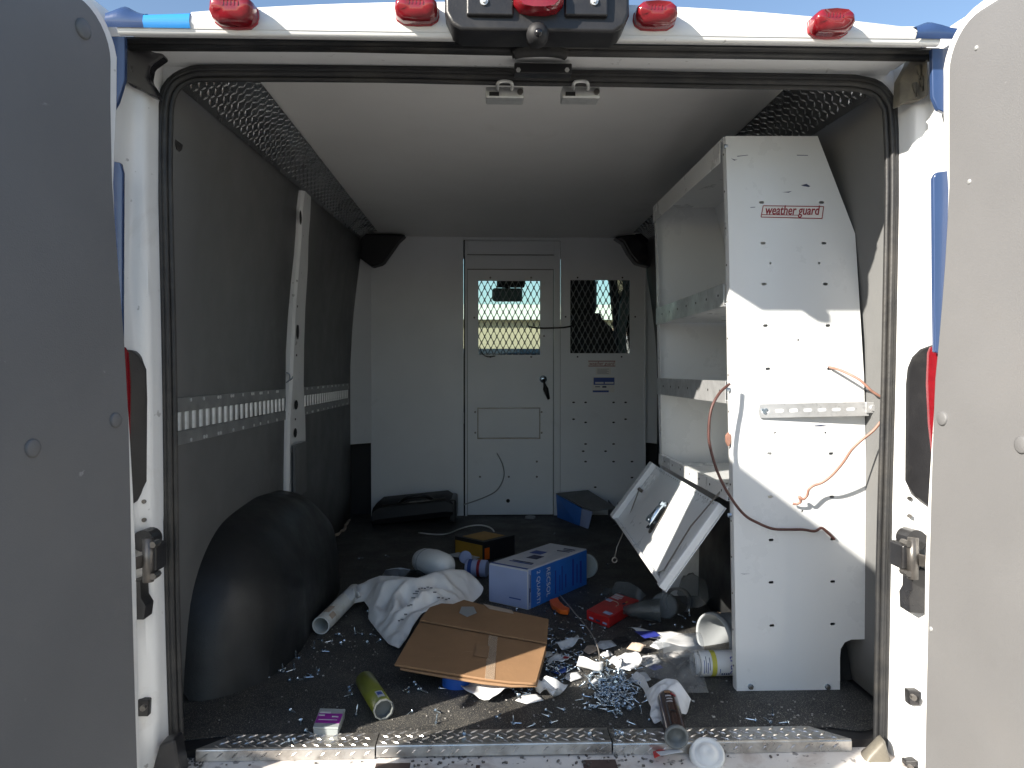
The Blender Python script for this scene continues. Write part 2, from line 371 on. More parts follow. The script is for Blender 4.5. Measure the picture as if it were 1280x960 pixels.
# outer skin: sides, roof, underside, so that no daylight leaks in
for s, nm in ((-1, 'side_panel'), (1, 'side_panel')):
    xa = XC + s * 1.015; m = MB()
    ys = (1.66, 2.4, 3.4, 4.86)
    rows = []
    for z, dx in ((-.30, .0), (.05, .0), (.45, .02), (.9, .0), (1.25, -.06), (1.50, -.13), (1.66, -.26)):
        rows.append([Vector((xa + s * dx, y if y > 2 else 1.66 + max(0, z - 1.38) * 1.4, z)) for y in ys])
    m.grid(rows); m.build(nm, 'white_paint', VAN, smooth=True, solid=.012)
    m = MB(); m.bb(xa - .012, xa + .012, 4.88, 6.0, -.30, .86); m.build('cab_door', 'white_paint', VAN, bevel=.006)
    m = MB(); m.hexa([(xa - .01, 4.88, .87), (xa + .01, 4.88, .87), (xa + .01, 4.97, .87), (xa - .01, 4.97, .87)],
                     [(xa - s * .2 - .01, 4.88, 1.62), (xa - s * .2 + .01, 4.88, 1.62), (xa - s * .2 + .01, 4.97, 1.62), (xa - s * .2 - .01, 4.97, 1.62)])
    m.build('door_pillar', 'cab_black', VAN)
    m = MB(); m.hexa([(xa - .003, 4.98, .87), (xa + .003, 4.98, .87), (xa + .003, 6.15, .87), (xa - .003, 6.15, .87)],
                     [(xa - s * .2 - .003, 4.98, 1.60), (xa - s * .2 + .003, 4.98, 1.60), (xa - s * .2 + .003, 5.55, 1.60), (xa - s * .2 - .003, 5.55, 1.60)])
    m.build('side_window', 'window_glass', VAN)
MB().bb(XC - 1.0, XC + 1.0, 1.72, 7.3, -.16, -.075).build('underbody', 'cab_black', VAN)
m = MB(); m.prism([(XC - 1.0, 6.05, -.16), (XC - 1.0, 7.35, -.16), (XC - 1.0, 7.45, .35), (XC - 1.0, 6.75, .72), (XC - 1.0, 6.15, .84), (XC - 1.0, 6.05, .84)], (2.0, 0, 0)); m.build('bonnet', 'white_paint', VAN, bevel=.04)

# cab, seen through the two mesh windows
m = MB(); m.prism([(XC - .96, 5.45, .55), (XC - .96, 5.55, .955), (XC - .96, 5.8, 1.0), (XC - .96, 6.12, .90), (XC - .96, 6.12, .5)], (1.92, 0, 0)); m.build('dashboard', 'cab_black', VAN, bevel=.03)
m = MB(); m.hexa([(XC - .93, 6.16, .88), (XC + .93, 6.16, .88), (XC + .93, 6.168, .88), (XC - .93, 6.168, .88)],
                 [(XC - .80, 5.52, 1.63), (XC + .80, 5.52, 1.63), (XC + .80, 5.528, 1.63), (XC - .80, 5.528, 1.63)]); m.build('windscreen', 'window_glass', VAN)
MB().bb(XC - .9, XC + .9, 4.45, 5.53, 1.635, 1.70).build('cab_roof', 'cab_black', VAN)
for s in (-1, 1):
    m = MB(); m.tube([(XC + s * .99, 6.2, .86), (XC + s * .80, 5.53, 1.64)], .03, 6); m.build('windscreen_pillar', 'cab_black', VAN)
a = P(615, 360, 5.5); b = P(653, 377, 5.5)
mi = MB().bb(a.x, b.x, 5.48, 5.52, b.z, a.z).build('rear_view_mirror', 'cab_trim', VAN, bevel=.03)
MB().cyl((.5 * (a.x + b.x), 5.52, a.z - .01), (.5 * (a.x + b.x) + .01, 5.56, 1.62), .02).build('mirror_arm', 'cab_black', mi)
c1 = P(621, 345, 5.45); c2 = P(656, 359, 5.45)
MB().bb(c1.x, c2.x, 5.40, 5.50, c2.z, 1.64).build('overhead_console', 'cab_black', VAN, bevel=.01)
def seat(x0, x1, hx0, hx1, headz0, headz1):
    pts = []
    for t in range(9): pts.append(None)
    st = MB(); w_ = x1 - x0
    st.prism([(x0, 4.86, .15), (x1, 4.86, .15), (x1 - .01, 4.86, .95), (x1 - .05, 4.86, 1.10), (x1 - .12, 4.86, 1.165), (hx1 + .02, 4.86, 1.20), (hx0 - .02, 4.86, 1.20), (x0 + .12, 4.86, 1.165), (x0 + .05, 4.86, 1.10), (x0 + .01, 4.86, .95)], (0, .13, 0))
    b_ = st.build('seat_back', 'cab_black', VAN, bevel=.035)
    MB().bb(hx0, hx1, 4.87, 4.97, headz0, headz1).build('headrest', 'cab_black', b_, bevel=.045, seg=3)
    MB().bb(x0, x1, 4.99, 5.45, .1, .35).build('seat_base', 'cab_black', VAN, bevel=.05)
h0 = P(713, 400, 4.88); h1 = P(747, 346, 4.88)
seat(P(708, 400, 4.86).x - .08, P(776, 400, 4.86).x, h0.x - .03, h1.x, 1.19, h1.z)
seat(-.80, -.30, -.67, -.43, 1.16, 1.34)
m = MB(); m.tube([P(783, 345, 4.8), P(781, 380, 4.8), P(777, 410, 4.8), P(779, 450, 4.8), P(777, 490, 4.8)], [.03, .035, .03, .022, .02], 6); m.build('seat_belt', 'cab_trim', VAN, smooth=True)
m = MB(); m.tube(curve([P(660, 408, 4.40), P(672, 410, 4.385), P(690, 410, 4.38), P(708, 409, 4.385), P(722, 405, 4.42), P(732, 402, 4.5)], 5), .0045, 5); m.build('radio_cable', 'cable_black', VAN)

# rear pillars (jamb) with blue corners, lamps, hinges
def jamb(s):
    edge = lx if s < 0 else rx
    # offsets (outward from the seal line, depth)
    prof_ = [(.012, 1.716), (.009, 1.708), (.010, 1.690), (.013, 1.672), (.017, 1.655), (.019, 1.642), (.026, 1.634), (.036, 1.630), (.043, 1.618), (.046, 1.600), (.046, 1.575), (.048, 1.53), (.053, 1.492), (.066, 1.478), (.10, 1.476), (.17, 1.50), (.215, 1.58), (.228, 1.68), (.228, 1.80)]
    zs = [-.30, -.12, .05, .22, .28, .36, .44, .50, .54, .60, .75, .9, .98, 1.02, 1.08, 1.2, 1.34, 1.47, 1.535]
    rows = []
    for z in zs:
        k = 1 if z > .56 else (.35 if z < .50 else .35 + .65 * (z - .50) / .06)      # moulded channel ends above the hinge plate
        if z < .22: k = .35 + .5 * min(1, (.22 - z) / .12)
        d = .010 * math.exp(-((z - 1.03) / .10) ** 2)
        rows.append([Vector((edge(min(z, 1.38)) + s * (o + (d if .02 < o < .05 else 0)), y + (1 - k) * (.018 if .011 < o < .04 else 0), z)) for o, y in prof_])
    m = MB(); m.grid(rows); return shade_auto(m.build('door_jamb', 'white_jamb', VAN, solid=.0), 50)
jamb(-1); jamb(1)
def pt_pix(px, py, Y): return P(px, py, Y)
def plate(name, pix, Y, d, material, parent=None, bevel=.002):
    return MB().prism([P(x, y, Y) for x, y in pix], (0, d, 0)).build(name, material, parent or VAN, bevel=bevel)
# blue wrap on the body corner
plate('corner_wrap', [(134, 45), (156.5, 45), (155.5, 100), (147, 127), (134, 150)], 1.54, .012, 'blue_wrap')
plate('corner_wrap', [(134, 200), (150, 203), (153, 215), (152.5, 300), (152, 470), (134, 470)], 1.54, .012, 'blue_wrap')
plate('corner_wrap', [(1165, 60), (1192, 60), (1192, 145), (1173, 137), (1166, 120)], 1.54, .012, 'blue_wrap')
plate('corner_wrap', [(1167, 222), (1171, 215), (1195, 212), (1195, 450), (1169, 440), (1168, 380)], 1.54, .012, 'blue_wrap')
# tail lamps and their gaskets
def plate_on_jamb(name, pix, lift, d, material, parent=None, bevel=.002):
    def yj(px):
        q = px if px < 600 else 1318.5 - px
        return interp([(140, 1.555), (158, 1.594), (172, 1.622), (181, 1.630), (190, 1.640)], q) - lift
    return MB().prism([P(x, y, yj(x)) for x, y in pix], (0, d, 0)).build(name, material, parent or VAN, bevel=bevel)
plate_on_jamb('lamp_gasket', [(150, 436), (165, 438), (174, 446), (180, 462), (181.5, 500), (181.5, 602), (176, 612), (169, 627), (150, 640)], .003, .02, 'black_plastic')
plate_on_jamb('lamp_gasket', [(1172, 430), (1156, 436), (1146, 446), (1140, 460), (1138, 480), (1137, 602), (1143, 618), (1155, 628), (1172, 640)], .003, .02, 'black_plastic')
plate_on_jamb('tail_lamp', [(146, 433), (153, 433), (157.5, 441), (160, 480), (159.5, 540), (156, 600), (146, 600)], .012, .015, 'red_lens', bevel=.004)
plate_on_jamb('tail_lamp', [(1174, 433), (1167, 433), (1163.5, 441), (1162, 480), (1164.5, 530), (1169, 570), (1174, 570)], .012, .015, 'red_lens', bevel=.004)
# hinges
def hinge(pix, arm):
    (x0, y0, x1, y1) = pix; s = -1 if x0 < 600 else 1
    a = P(x0, y0, 1.60); b = P(x1, y1, 1.60); xm = .5 * (a.x + b.x); zm = .5 * (a.z + b.z)
    h = MB().bb(min(a.x, b.x), max(a.x, b.x), 1.585, 1.64, b.z, a.z).build('hinge', 'black_plastic', VAN, bevel=.006)
    m = MB(); m.cyl((xm, 1.58, a.z + .016), (xm, 1.58, b.z - .016), .011, n=12); m.build('hinge_pin', 'steel_dark', h, smooth=True)
    m = MB(); m.cyl((xm + s * .02, 1.60, a.z + .006), (xm + s * .02, 1.645, a.z + .004), .022, n=18); m.build('pivot_disc', 'black_plastic', h)
    m = MB(); m.prism([(xm + s * .005, 1.575, zm + .012), (xm + s * .06, 1.40, zm + .010), (xm + s * .07, 1.40, zm - .012), (xm + s * .01, 1.575, zm - .016)], (0, .02, 0)); m.build('hinge_arm', 'steel_dark', h, bevel=.003)
    m = MB()
    for z in (a.z + .004, b.z - .004): m.cyl((xm - s * .012, 1.572, z), (xm - s * .012, 1.60, z), .007, n=6)
    m.build('bolt', 'steel_dark', h)
hinge((182, 680, 199, 714), 0); hinge((122, 246, 137, 280), 0); hinge((1200, 246, 1186, 280), 0); hinge((1146, 679, 1123, 711), 0)
plate('check_strap', [(160, 726), (175, 726), (176, 748), (182, 758), (180, 775), (160, 775)], 1.60, .04, 'black_plastic')
plate('check_strap', [(1160, 712), (1141, 712), (1140, 738), (1136, 745), (1137, 766), (1160, 768)], 1.60, .04, 'black_plastic')
for q in ([(170, 876), (185.5, 876), (185, 896), (171, 896)], [(1136, 864), (1150, 864), (1150, 882), (1137, 882)], [(1132, 951), (1147, 951), (1147, 972), (1133, 972)]):
    o = plate_on_jamb('stop_buffer', q, .010, .02, 'black_plastic')
    c = sum((P(x, y, 1.592) for x, y in q), Vector()) / 4
    MB().cyl(c, c + Vector((0, .01, 0)), .006, n=8).build('screw', 'steel_dark', o)
for px, py in ((180, 627), (180, 650), (1137, 623), (1137, 645)):
    c = P(px, py, 1.634); MB().cyl(c - Vector((0, .002, 0)), c + Vector((0, .003, 0)), .0045, n=10).build('rivet', 'steel_dark', VAN)
# rubber feet at the lower ends of the pillars
m = MB(); m.add(*(lambda c: ([c + Vector((dx, dy, dz)) for dx, dy, dz in ((-.03, 0, -.02), (.035, 0, -.02), (.035, .05, -.02), (-.03, .05, -.02), (-.012, .005, .05), (.02, .005, .06), (.02, .05, .06), (-.012, .05, .05))], [(0, 1, 5, 4), (1, 2, 6, 5), (2, 3, 7, 6), (3, 0, 4, 7), (4, 5, 6, 7), (0, 3, 2, 1)]))(P(205, 962, 1.61))); m.build('rubber_foot', 'black_plastic', VAN, bevel=.006)
m = MB(); m.add(*(lambda c: ([c + Vector((dx, dy, dz)) for dx, dy, dz in ((-.036, .03, -.03), (.040, .03, -.03), (.036, .07, -.03), (-.036, .07, -.03), (-.016, .035, .0), (.020, .035, .035), (.020, .065, .04), (-.018, .065, -.005))], [(0, 1, 5, 4), (1, 2, 6, 5), (2, 3, 7, 6), (3, 0, 4, 7), (4, 5, 6, 7), (0, 3, 2, 1)]))(P(1106, 955, 1.61))); m.build('rubber_foot', 'dusty_cap', VAN, bevel=.008)

# header above the opening
x0, x1 = P(146, 50, 1.5).x, P(1176, 60, 1.5).x
def ext(name, yz, material, xa=None, xb=None, bevel=.003):
    xa = x0 if xa is None else xa; xb = x1 if xb is None else xb
    return MB().prism([(xa, y, z) for y, z in yz], (xb - xa, 0, 0)).build(name, material, VAN, bevel=bevel)
ext('header_lip', [(1.498, 1.484), (1.502, 1.476), (1.512, 1.475), (1.560, 1.497), (1.572, 1.515), (1.51, 1.515), (1.500, 1.50)], 'white_paint')
ext('header_channel', [(1.56, 1.4975), (1.605, 1.4955), (1.62, 1.490), (1.665, 1.491), (1.69, 1.495), (1.735, 1.482), (1.80, 1.50), (1.80, 1.605), (1.72, 1.60), (1.62, 1.525), (1.576, 1.515)], 'white_jamb', bevel=.004)
m = MB(); xl_, xr_ = P(156, 65, 1.592).x, P(1166, 70, 1.592).x; m.tube([(xl_, 1.592, 1.489), (XC, 1.592, 1.4895), (xr_, 1.592, 1.489)], .0105, 8); m.tube([(xl_, 1.574, 1.493), (xr_, 1.574, 1.493)], .007, 8); m.build('drip_seal', 'rubber_seal', VAN, smooth=True)
plate('header_bumper', [(643, 78), (715, 79), (715, 92), (643, 91)], 1.628, .03, 'black_plastic')
for px in (648, 709):
    c = P(px, 87, 1.625); MB().cyl(c, c + Vector((0, .01, 0)), .005, n=6).build('screw', 'zinc_dull', VAN)
m = MB(); m.tube(curve([P(640, 68, 1.578), P(655, 65, 1.574), P(680, 64, 1.572), P(700, 66, 1.574), P(708, 69, 1.578)], 4), .011, 7); m.build('seal_joint', 'rubber_seal', VAN, smooth=True)
plate('corner_gusset', [(186, 125), (207, 130), (217, 106), (240, 94), (240, 74), (186, 74)], 1.702, .02, 'white_jamb')
plate('corner_gusset', [(1135, 134), (1111, 130), (1097, 112), (1075, 105), (1075, 78), (1135, 78)], 1.702, .02, 'white_jamb')
# corner caps
def cap(pts, material, s):
    return plate_on_jamb('corner_cap', [(x, y) for x, y, Y in pts], .010, .03, material, bevel=.006)
cap([(157, 55, 1.56), (198, 60, 1.58), (205, 70, 1.58), (188, 82, 1.58), (185, 98, 1.58), (194, 112, 1.59), (198, 123, 1.60), (186, 118, 1.585), (172, 109, 1.565), (157, 104, 1.55)], 'black_gloss', -1)
cap([(1160, 64, 1.57), (1140, 68, 1.57), (1137, 78, 1.58), (1126, 98, 1.59), (1124, 132, 1.61), (1136, 126, 1.58), (1150, 124, 1.565), (1161, 120, 1.555)], 'dusty_cap', 1)
m = MB()
for px, py in ((1148, 82), (1151, 96), (1143, 104)):
    c = P(px, py, 1.596); m.tube([c, c + Vector((.003, -.002, -.03))], [.006, .003], 6)
m.build('cap_ridge', 'dusty_cap', VAN, smooth=True)

# opening seal: three rubber lips side by side
inner = [(224, 1040), (221, 960), (214, 720), (211, 480), (206, 240), (206, 160), (208, 128), (217, 106), (237, 95), (265, 92), (400, 92.5), (520, 94), (640, 97), (780, 99), (900, 101), (1040, 103.5), (1075, 105.5), (1096, 112), (1109, 128), (1114, 150), (1116, 240), (1111.5, 480), (1105, 720), (1101, 960), (1099, 1040)]
pth = curve([P(x, y, YO) for x, y in inner], 3); ctr = Vector((XC, YO, .75))
def offp(k, dy): 
    out = []
    for i, p in enumerate(pth):
        d = (pth[min(i + 1, len(pth) - 1)] - pth[max(i - 1, 0)]).normalized(); nrm = Vector((-d.z, 0, d.x))
        if nrm.dot(ctr - p) > 0: nrm = -nrm
        wob = 1 + .12 * noise.noise(Vector((i * .35, k * 90, 2)))
        out.append(p + nrm * k * wob + Vector((0, dy, 0)))
    return out
m = MB(); m.tube(offp(-.009, .006), .0068, 8); m.tube(offp(-.001, -.003), .0068, 8); m.tube(offp(.0075, -.002), .0066, 8); m.tube(offp(.0145, .002), .0056, 8)
m.build('door_seal', 'rubber_seal', VAN, smooth=True)

# latch strikers under the header
for px in (631, 726):
    a = P(px - 24, 109, 1.735); b = P(px + 24, 124, 1.735)
    st = MB().bb(a.x, b.x, 1.728, 1.775, b.z, a.z).build('door_striker', 'zinc_dull', VAN, bevel=.004)
    MB().bb(a.x + .008, a.x + .03, 1.7245, 1.7285, b.z + .004, b.z + .012).build('striker_slot', 'dark_slot', st)
    MB().cyl((b.x - .009, 1.722, .5 * (a.z + b.z)), (b.x - .009, 1.73, .5 * (a.z + b.z)), .0065, n=12).build('screw', 'steel_dark', st)
    u = [P(px - 9, 112, 1.725), P(px - 9, 105, 1.674), P(px - 5, 102, 1.672), P(px + 5, 102, 1.672), P(px + 9, 105, 1.674), P(px + 9, 112, 1.725)]
    m = MB(); m.tube(curve(u, 3), .0038, 7); m.build('striker_loop', 'zinc_dull', st, smooth=True)

# roof cap above the header
def roof_z(x):
    u = min(1, abs((x - XC) / .93)); return 1.487 + .072 * (1 - u ** 2.2)
rows = []; n = 40
xs = [lerp(P(238, 20, 1.5).x, P(1143, 40, 1.5).x, i / n) for i in range(n + 1)]
for fr, Y in ((0, 1.497), (.25, 1.492), (.6, 1.495), (.85, 1.505), (1.0, 1.53), (1.10, 1.66)):
    rows.append([Vector((x, Y, 1.484 + (roof_z(x) - 1.484) * fr)) for x in xs])
m = MB(); m.grid(rows); m.build('roof_cap', 'white_paint', VAN, smooth=True)
MB().bb(XC - .80, XC + .80, 2.02, 4.46, 1.615, 1.66).build('roof_panel', 'white_paint', VAN, bevel=.02)
def corner(xa, xb, material, hump):
    rows = []
    for fr, Y in ((0, 1.495), (.3, 1.489), (.7, 1.492), (1.0, 1.512), (1.0, 1.62)):
        rows.append([Vector((lerp(xa, xb, i / 10), Y, 1.484 + (hump(i / 10) - 1.484) * fr)) for i in range(11)])
    m = MB(); m.grid(rows); return m.build('roof_corner', material, VAN, smooth=True)
zz = lambda py: P(200, py, 1.5).z
corner(P(134, 20, 1.5).x, P(181, 20, 1.5).x, 'blue_wrap', lambda t: zz(14 - 9 * math.exp(-((t - .38) / .28) ** 2)) if t < .9 else zz(14))
corner(P(181, 20, 1.5).x, P(239, 20, 1.5).x, 'blue_wrap_sunlit', lambda t: zz(15 - 3 * t))  # sunlit stretch of the wrap, its brightness put into the colour
corner(P(1143, 40, 1.5).x, P(1195, 40, 1.5).x, 'blue_wrap', lambda t: P(1165, 32 - 8 * math.exp(-((t - .45) / .3) ** 2), 1.5).z)
# marker lamps
def marker(px, py, wd, ht):
    c = P(px, py - 2, 1.480); a = wd / 2 * c.y / FPX; h = ht / 2 * c.y / FPX * .86
    out = [(-1, -.2), (-.93, -.62), (-.62, -.95), (0, -1), (.62, -.95), (.93, -.62), (1, -.2), (.96, .45), (.72, .86), (0, 1), (-.72, .86), (-.96, .45)]
    mb = MB(); rows = []
    for k, (sc, dy) in enumerate(((1.0, .03), (1.0, -.006), (.95, -.014), (.78, -.021), (.4, -.0235), (.02, -.024))):
        rows.append([Vector((c.x + x * a * sc, c.y + dy - (.008 if (z > -.25 and k in (1, 2, 3)) else 0), c.z + z * h * (sc if k < 3 else sc * .9) + (h * .12 if k > 2 else 0))) for x, z in out])
    mb.grid(rows, closed=True)
    l = mb.build('marker_lamp', 'red_lens', VAN); shade_auto(l, 75)
    rb = MB()
    for i in range(7):
        x = c.x - a * .5 + i * a / 6
        rb.bb(x - .001, x + .001, c.y - .0248, c.y - .018, c.z + h * .1, c.z + h * .5)
    rb.build('lens_rib', 'red_lens', l)
    MB().prism([Vector((c.x + x * a * 1.04, c.y + .008, c.z + z * h * 1.05)) for x, z in out], (0, .02, 0)).build('lamp_base', 'red_lens_back', l, bevel=.002)
for q in ((293, 17.5, 54, 37), (521, 16, 53, 33), (819, 22.5, 52, 32), (1038, 32, 52, 32)): marker(*q)
# high brake light with the reversing camera
a = P(557, 48, 1.475); b = P(783, 48, 1.475)
m = MB(); zt = 1.60; zb = a.z
m.prism([(a.x + .012, 1.44, zb + .012), (a.x + .03, 1.435, zb), (b.x - .03, 1.435, zb), (b.x - .01, 1.44, zb + .012), (b.x, 1.44, zb + .035), (b.x, 1.44, zt), (a.x, 1.44, zt), (a.x, 1.44, zb + .035)], (0, .08, 0))
hb = m.build('brake_light_housing', 'black_plastic', VAN, bevel=.008)
m = MB(); sh = P(600, 20, 1.435).z
m.prism([(a.x + .005, 1.445, sh), (a.x + .018, 1.418, sh - .004), (b.x - .018, 1.418, sh - .004), (b.x - .005, 1.445, sh), (b.x - .03, 1.45, zb + .02), (a.x + .03, 1.45, zb + .02)], (0, .03, 0))
MB().bb(P(583, 10, 1.43).x, P(642, 10, 1.43).x, 1.428, 1.445, P(583, 19, 1.43).z, zt - .005).build('screw_cover', 'black_plastic', hb, bevel=.004)
MB().bb(P(706, 10, 1.43).x, P(760, 10, 1.43).x, 1.428, 1.445, P(706, 19.5, 1.43).z, zt - .005).build('screw_cover', 'black_plastic', hb, bevel=.004)
for px in (605, 743):
    c = P(px, 1, 1.425); m = MB(); m.cyl(c, c + Vector((0, .012, 0)), .0075, n=12); m.cyl(c - Vector((0, .003, 0)), c, .004, n=6); m.build('screw', 'zinc_dull', hb)
m = MB(); c = P(673, 2, 1.425); out = [(-1, .9), (-1, -.2), (-.75, -.8), (-.3, -1), (.3, -1), (.75, -.8), (1, -.2), (1, .9)]
m.grid([[c + Vector((x * .046 * k, dy, z * .021 * k)) for x, z in out] for k, dy in ((1, .02), (1, -.008), (.8, -.018), (.05, -.02))], closed=True)
shade_auto(m.build('brake_lens', 'red_lens', hb), 40)
c = P(672, 37, 1.442); m = MB()
m.lathe(c + Vector((0, .03, 0)), (0, -1, -.25), [(0, .022), (.03, .021), (.045, .017), (.05, .010), (.052, .0)], 18); m.build('camera_eye', 'cab_black', hb, smooth=True)
m = MB(); m.lathe(c + Vector((0, -.018, -.013)), (0, -1, -.25), [(0, .008), (.004, .007), (.006, .0)], 14); m.build('camera_lens', 'black_gloss', hb, smooth=True)

# rear doors
def rear_door(s, picks, alpha):
    YH = 1.335; tab = sorted((P(x, y, YH).z, P(x, y, YH).x) for x, y in picks)
    def pt(u, z, off, inv=lambda q: (1.335 - q.y) / math.cos(alpha)): 
        return Vector((interp(tab, z) + s * math.sin(alpha) * u - s * math.cos(alpha) * off, YH - math.cos(alpha) * u - math.sin(alpha) * off, z))
    ztop = 1.430
    def slab(name, grow_u, grow_z, offs, material, parent, bevel, rad=.075, zbot=-.26):
        rows = []; zs = [zbot + (ztop + grow_z - rad - zbot) * i / 24 for i in range(25)]
        gt = sorted((P(150, y, YH).z, k) for y, k in ((0, 11), (130, 11), (240, 5.5), (345, 4.5), (430, 4), (480, 4.5), (640, 8.5), (720, 10), (960, 7.5), (1100, 7)))
        gu = lambda z: grow_u * interp(gt, z) / 12
        spans = [(z, -gu(z), .80 + gu(z)) for z in zs]
        for i in range(1, 9):
            t = i / 8 * math.pi / 2
            spans.append((ztop + grow_z - rad + rad * math.sin(t), -grow_u + rad * (1 - math.cos(t)), .80 + grow_u - rad * (1 - math.cos(t))))
        nu = 8; mb = MB(); fr = [[pt(lerp(a, b, j / nu), z, offs[1]) for j in range(nu + 1)] for z, a, b in spans]
        bk = [[pt(lerp(a, b, j / nu), z, offs[0]) for j in range(nu + 1)] for z, a, b in spans]
        mb.grid(fr); mb.grid(bk)
        ring = lambda g_: [r_[0] for r_ in g_] + g_[-1][1:] + [r_[-1] for r_ in g_[::-1]][1:] + g_[0][::-1][1:-1]
        mb.grid([ring(fr), ring(bk)], closed=True)
        o = mb.build(name, material, parent)
        bm = bmesh.new(); bm.from_mesh(o.data); bmesh.ops.remove_doubles(bm, verts=bm.verts, dist=1e-5); bmesh.ops.recalc_face_normals(bm, faces=bm.faces); bm.to_mesh(o.data); bm.free()
        md = o.modifiers.new('bevel', 'BEVEL'); md.width = bevel; md.segments = 2; md.limit_method = 'ANGLE'; md.angle_limit = R(40)
        shade_auto(o, 40); return o
    d = slab('rear_door', .030, .020, (-.055, -.004), 'white_paint', VAN, .008, .095)
    p = slab('inner_panel', 0, 0, (-.003, .006), 'grey_liner', d, .002)
    return d, p, pt, tab
def on_door(px, py, pt, s, off):
    # intersect the pixel ray with the door panel
    d = ray(px, py); o0 = pt(0, .8, off); o1 = pt(.5, .8, off); nrm = Vector((o1.y - o0.y, -(o1.x - o0.x), 0)).normalized()
    q = EYE + d * ((o0 - EYE).dot(nrm) / d.dot(nrm))
    return pt.__defaults__[0](q), q.z
LD = rear_door(-1, [(135, 90), (134.5, 130), (136, 200), (137, 240), (145, 345), (152, 430), (157, 520), (160, 640), (161, 720), (166, 900), (168, 960), (171, 1040)], R(13))
RD = rear_door(1, [(1190, 90), (1190, 240), (1184, 345), (1177, 430), (1172, 480), (1168, 600), (1165, 720), (1161, 900), (1160, 960), (1158, 1040)], R(6))
def plug(D, s, px, py, r, name='plug', h=.004, material='grey_liner'):
    u, z = on_door(px, py, D[2], s, .006); a = D[2](u, z, .003); b = D[2](u, z, .006 + h)
    mb = MB(); mb.lathe(a, b - a, [(0, r), (.003 + h * .6, r), (.003 + h, r * .8), (.003 + h, 0)], 20); mb.build(name, material, D[0], smooth=True)
plug(LD, -1, 39, 560, .0135); plug(LD, -1, 143, 525, .0125); plug(LD, -1, 122, 37, .016, material='wall_liner')
plug(RD, 1, 1179, 523, .0125); plug(RD, 1, 1279, 556, .0135)
for q in ((1205, 60), (1195, 227), (1169, 786)): plug(RD, 1, *q, .004, 'panel_screw', .002, 'zinc_dull')

# ------------------------------------------------------------------ inside of the load space
MB().bb(-.625, .83, 1.80, 4.42, CEIL, CEIL + .012).build('ceiling_liner', 'ceiling_white', VAN)
def wx(s, z):                                      # inner face of the side walls
    lo, hi = (-.765, -.700) if s < 0 else (.986, .905)
    t = max(0, (z - .85) / .65); return lerp(lo, hi, min(1.3, t) ** 1.5)
def wall(s, ya, yb, z0=0.0, z1=1.55, dx=0.0):
    rows = []; zs = [z0 + (z1 - z0) * i / 12 for i in range(13)]
    for z in zs: rows.append([Vector((wx(s, z) + s * dx, lerp(ya, yb, j / 4), z)) for j in range(5)])
    return MB().grid(rows).build('wall_liner', 'wall_liner', VAN, smooth=True, solid=.006)
wall(-1, 1.725, 2.93); wall(-1, 3.0, 4.30); wall(1, 1.715, 4.42); wall(-1, 2.90, 3.03, dx=.03)
# cleat holes and small fixings in the left wall
def wallpt(px, py, s, inset=0.0):
    z = .8
    for _ in range(12): q = PX(px, py, wx(s, z) - s * inset); z = q.z
    return q
q = wallpt(222, 176, -1); mb = MB(); mb.cyl(q + Vector((-.004, 0, 0)), q + Vector((.003, 0, 0)), .024, n=10); mb.build('wall_grommet', 'black_plastic', VAN)
# diamond plate trim where walls and ceiling meet
def trim(s):
    xe = -.61 if s < 0 else .815
    def sec(y):
        zl = 1.485 + (y - 1.75) * .030
        return [Vector((wx(s, zl) - s * .004, y, zl - .012)), Vector((wx(s, zl) - s * .010, y, zl)), Vector((lerp(wx(s, zl), xe, .42), y, lerp(zl, CEIL, .50))), Vector((lerp(wx(s, zl), xe, .62), y, lerp(zl, CEIL, .60) + .01)), Vector((xe - s * .012, y, CEIL - .004))]
    y0, y1 = 1.74, 4.22
    t_ = MB().grid([sec(y0 + (y1 - y0) * i / 10) for i in range(11)]).build('corner_trim', 'trim_alu', VAN)
    shade_auto(t_, 15)
    mb = MB(); y = y0 + .02; k = 0
    while y < y1 - .02:
        sc = sec(y)
        for (a, b), tt in (((1, 2), (.12, .37, .62, .87)), ((2, 3), (.3, .75)), ((3, 4), (.12, .36, .6, .86))):
            for j, t in enumerate(tt):
                p = sc[a].lerp(sc[b], t); e = (sc[b] - sc[a]).normalized(); nrm = Vector((e.z, 0, -e.x))
                if nrm.z > 0: nrm = -nrm
                dr = (Vector((0, 1, 0)) + e * (.9 if (j + k) % 2 else -.9)).normalized(); sd_ = dr.cross(nrm)
                L_, W_ = .011, .0028; h = nrm * .0025
                mb.add([p - dr * L_, p + sd_ * W_, p + dr * L_, p - sd_ * W_, p + h + dr * L_ * .5, p + h - dr * L_ * .5], [(0, 1, 5), (1, 2, 4), (1, 4, 5), (2, 3, 4), (3, 0, 5), (3, 5, 4)])
        y += .030; k += 1
    o = mb.build('raised_tread', 'trim_tread_glint', VAN, fix=False); tag(o, kind='stuff')
trim(-1); trim(1)
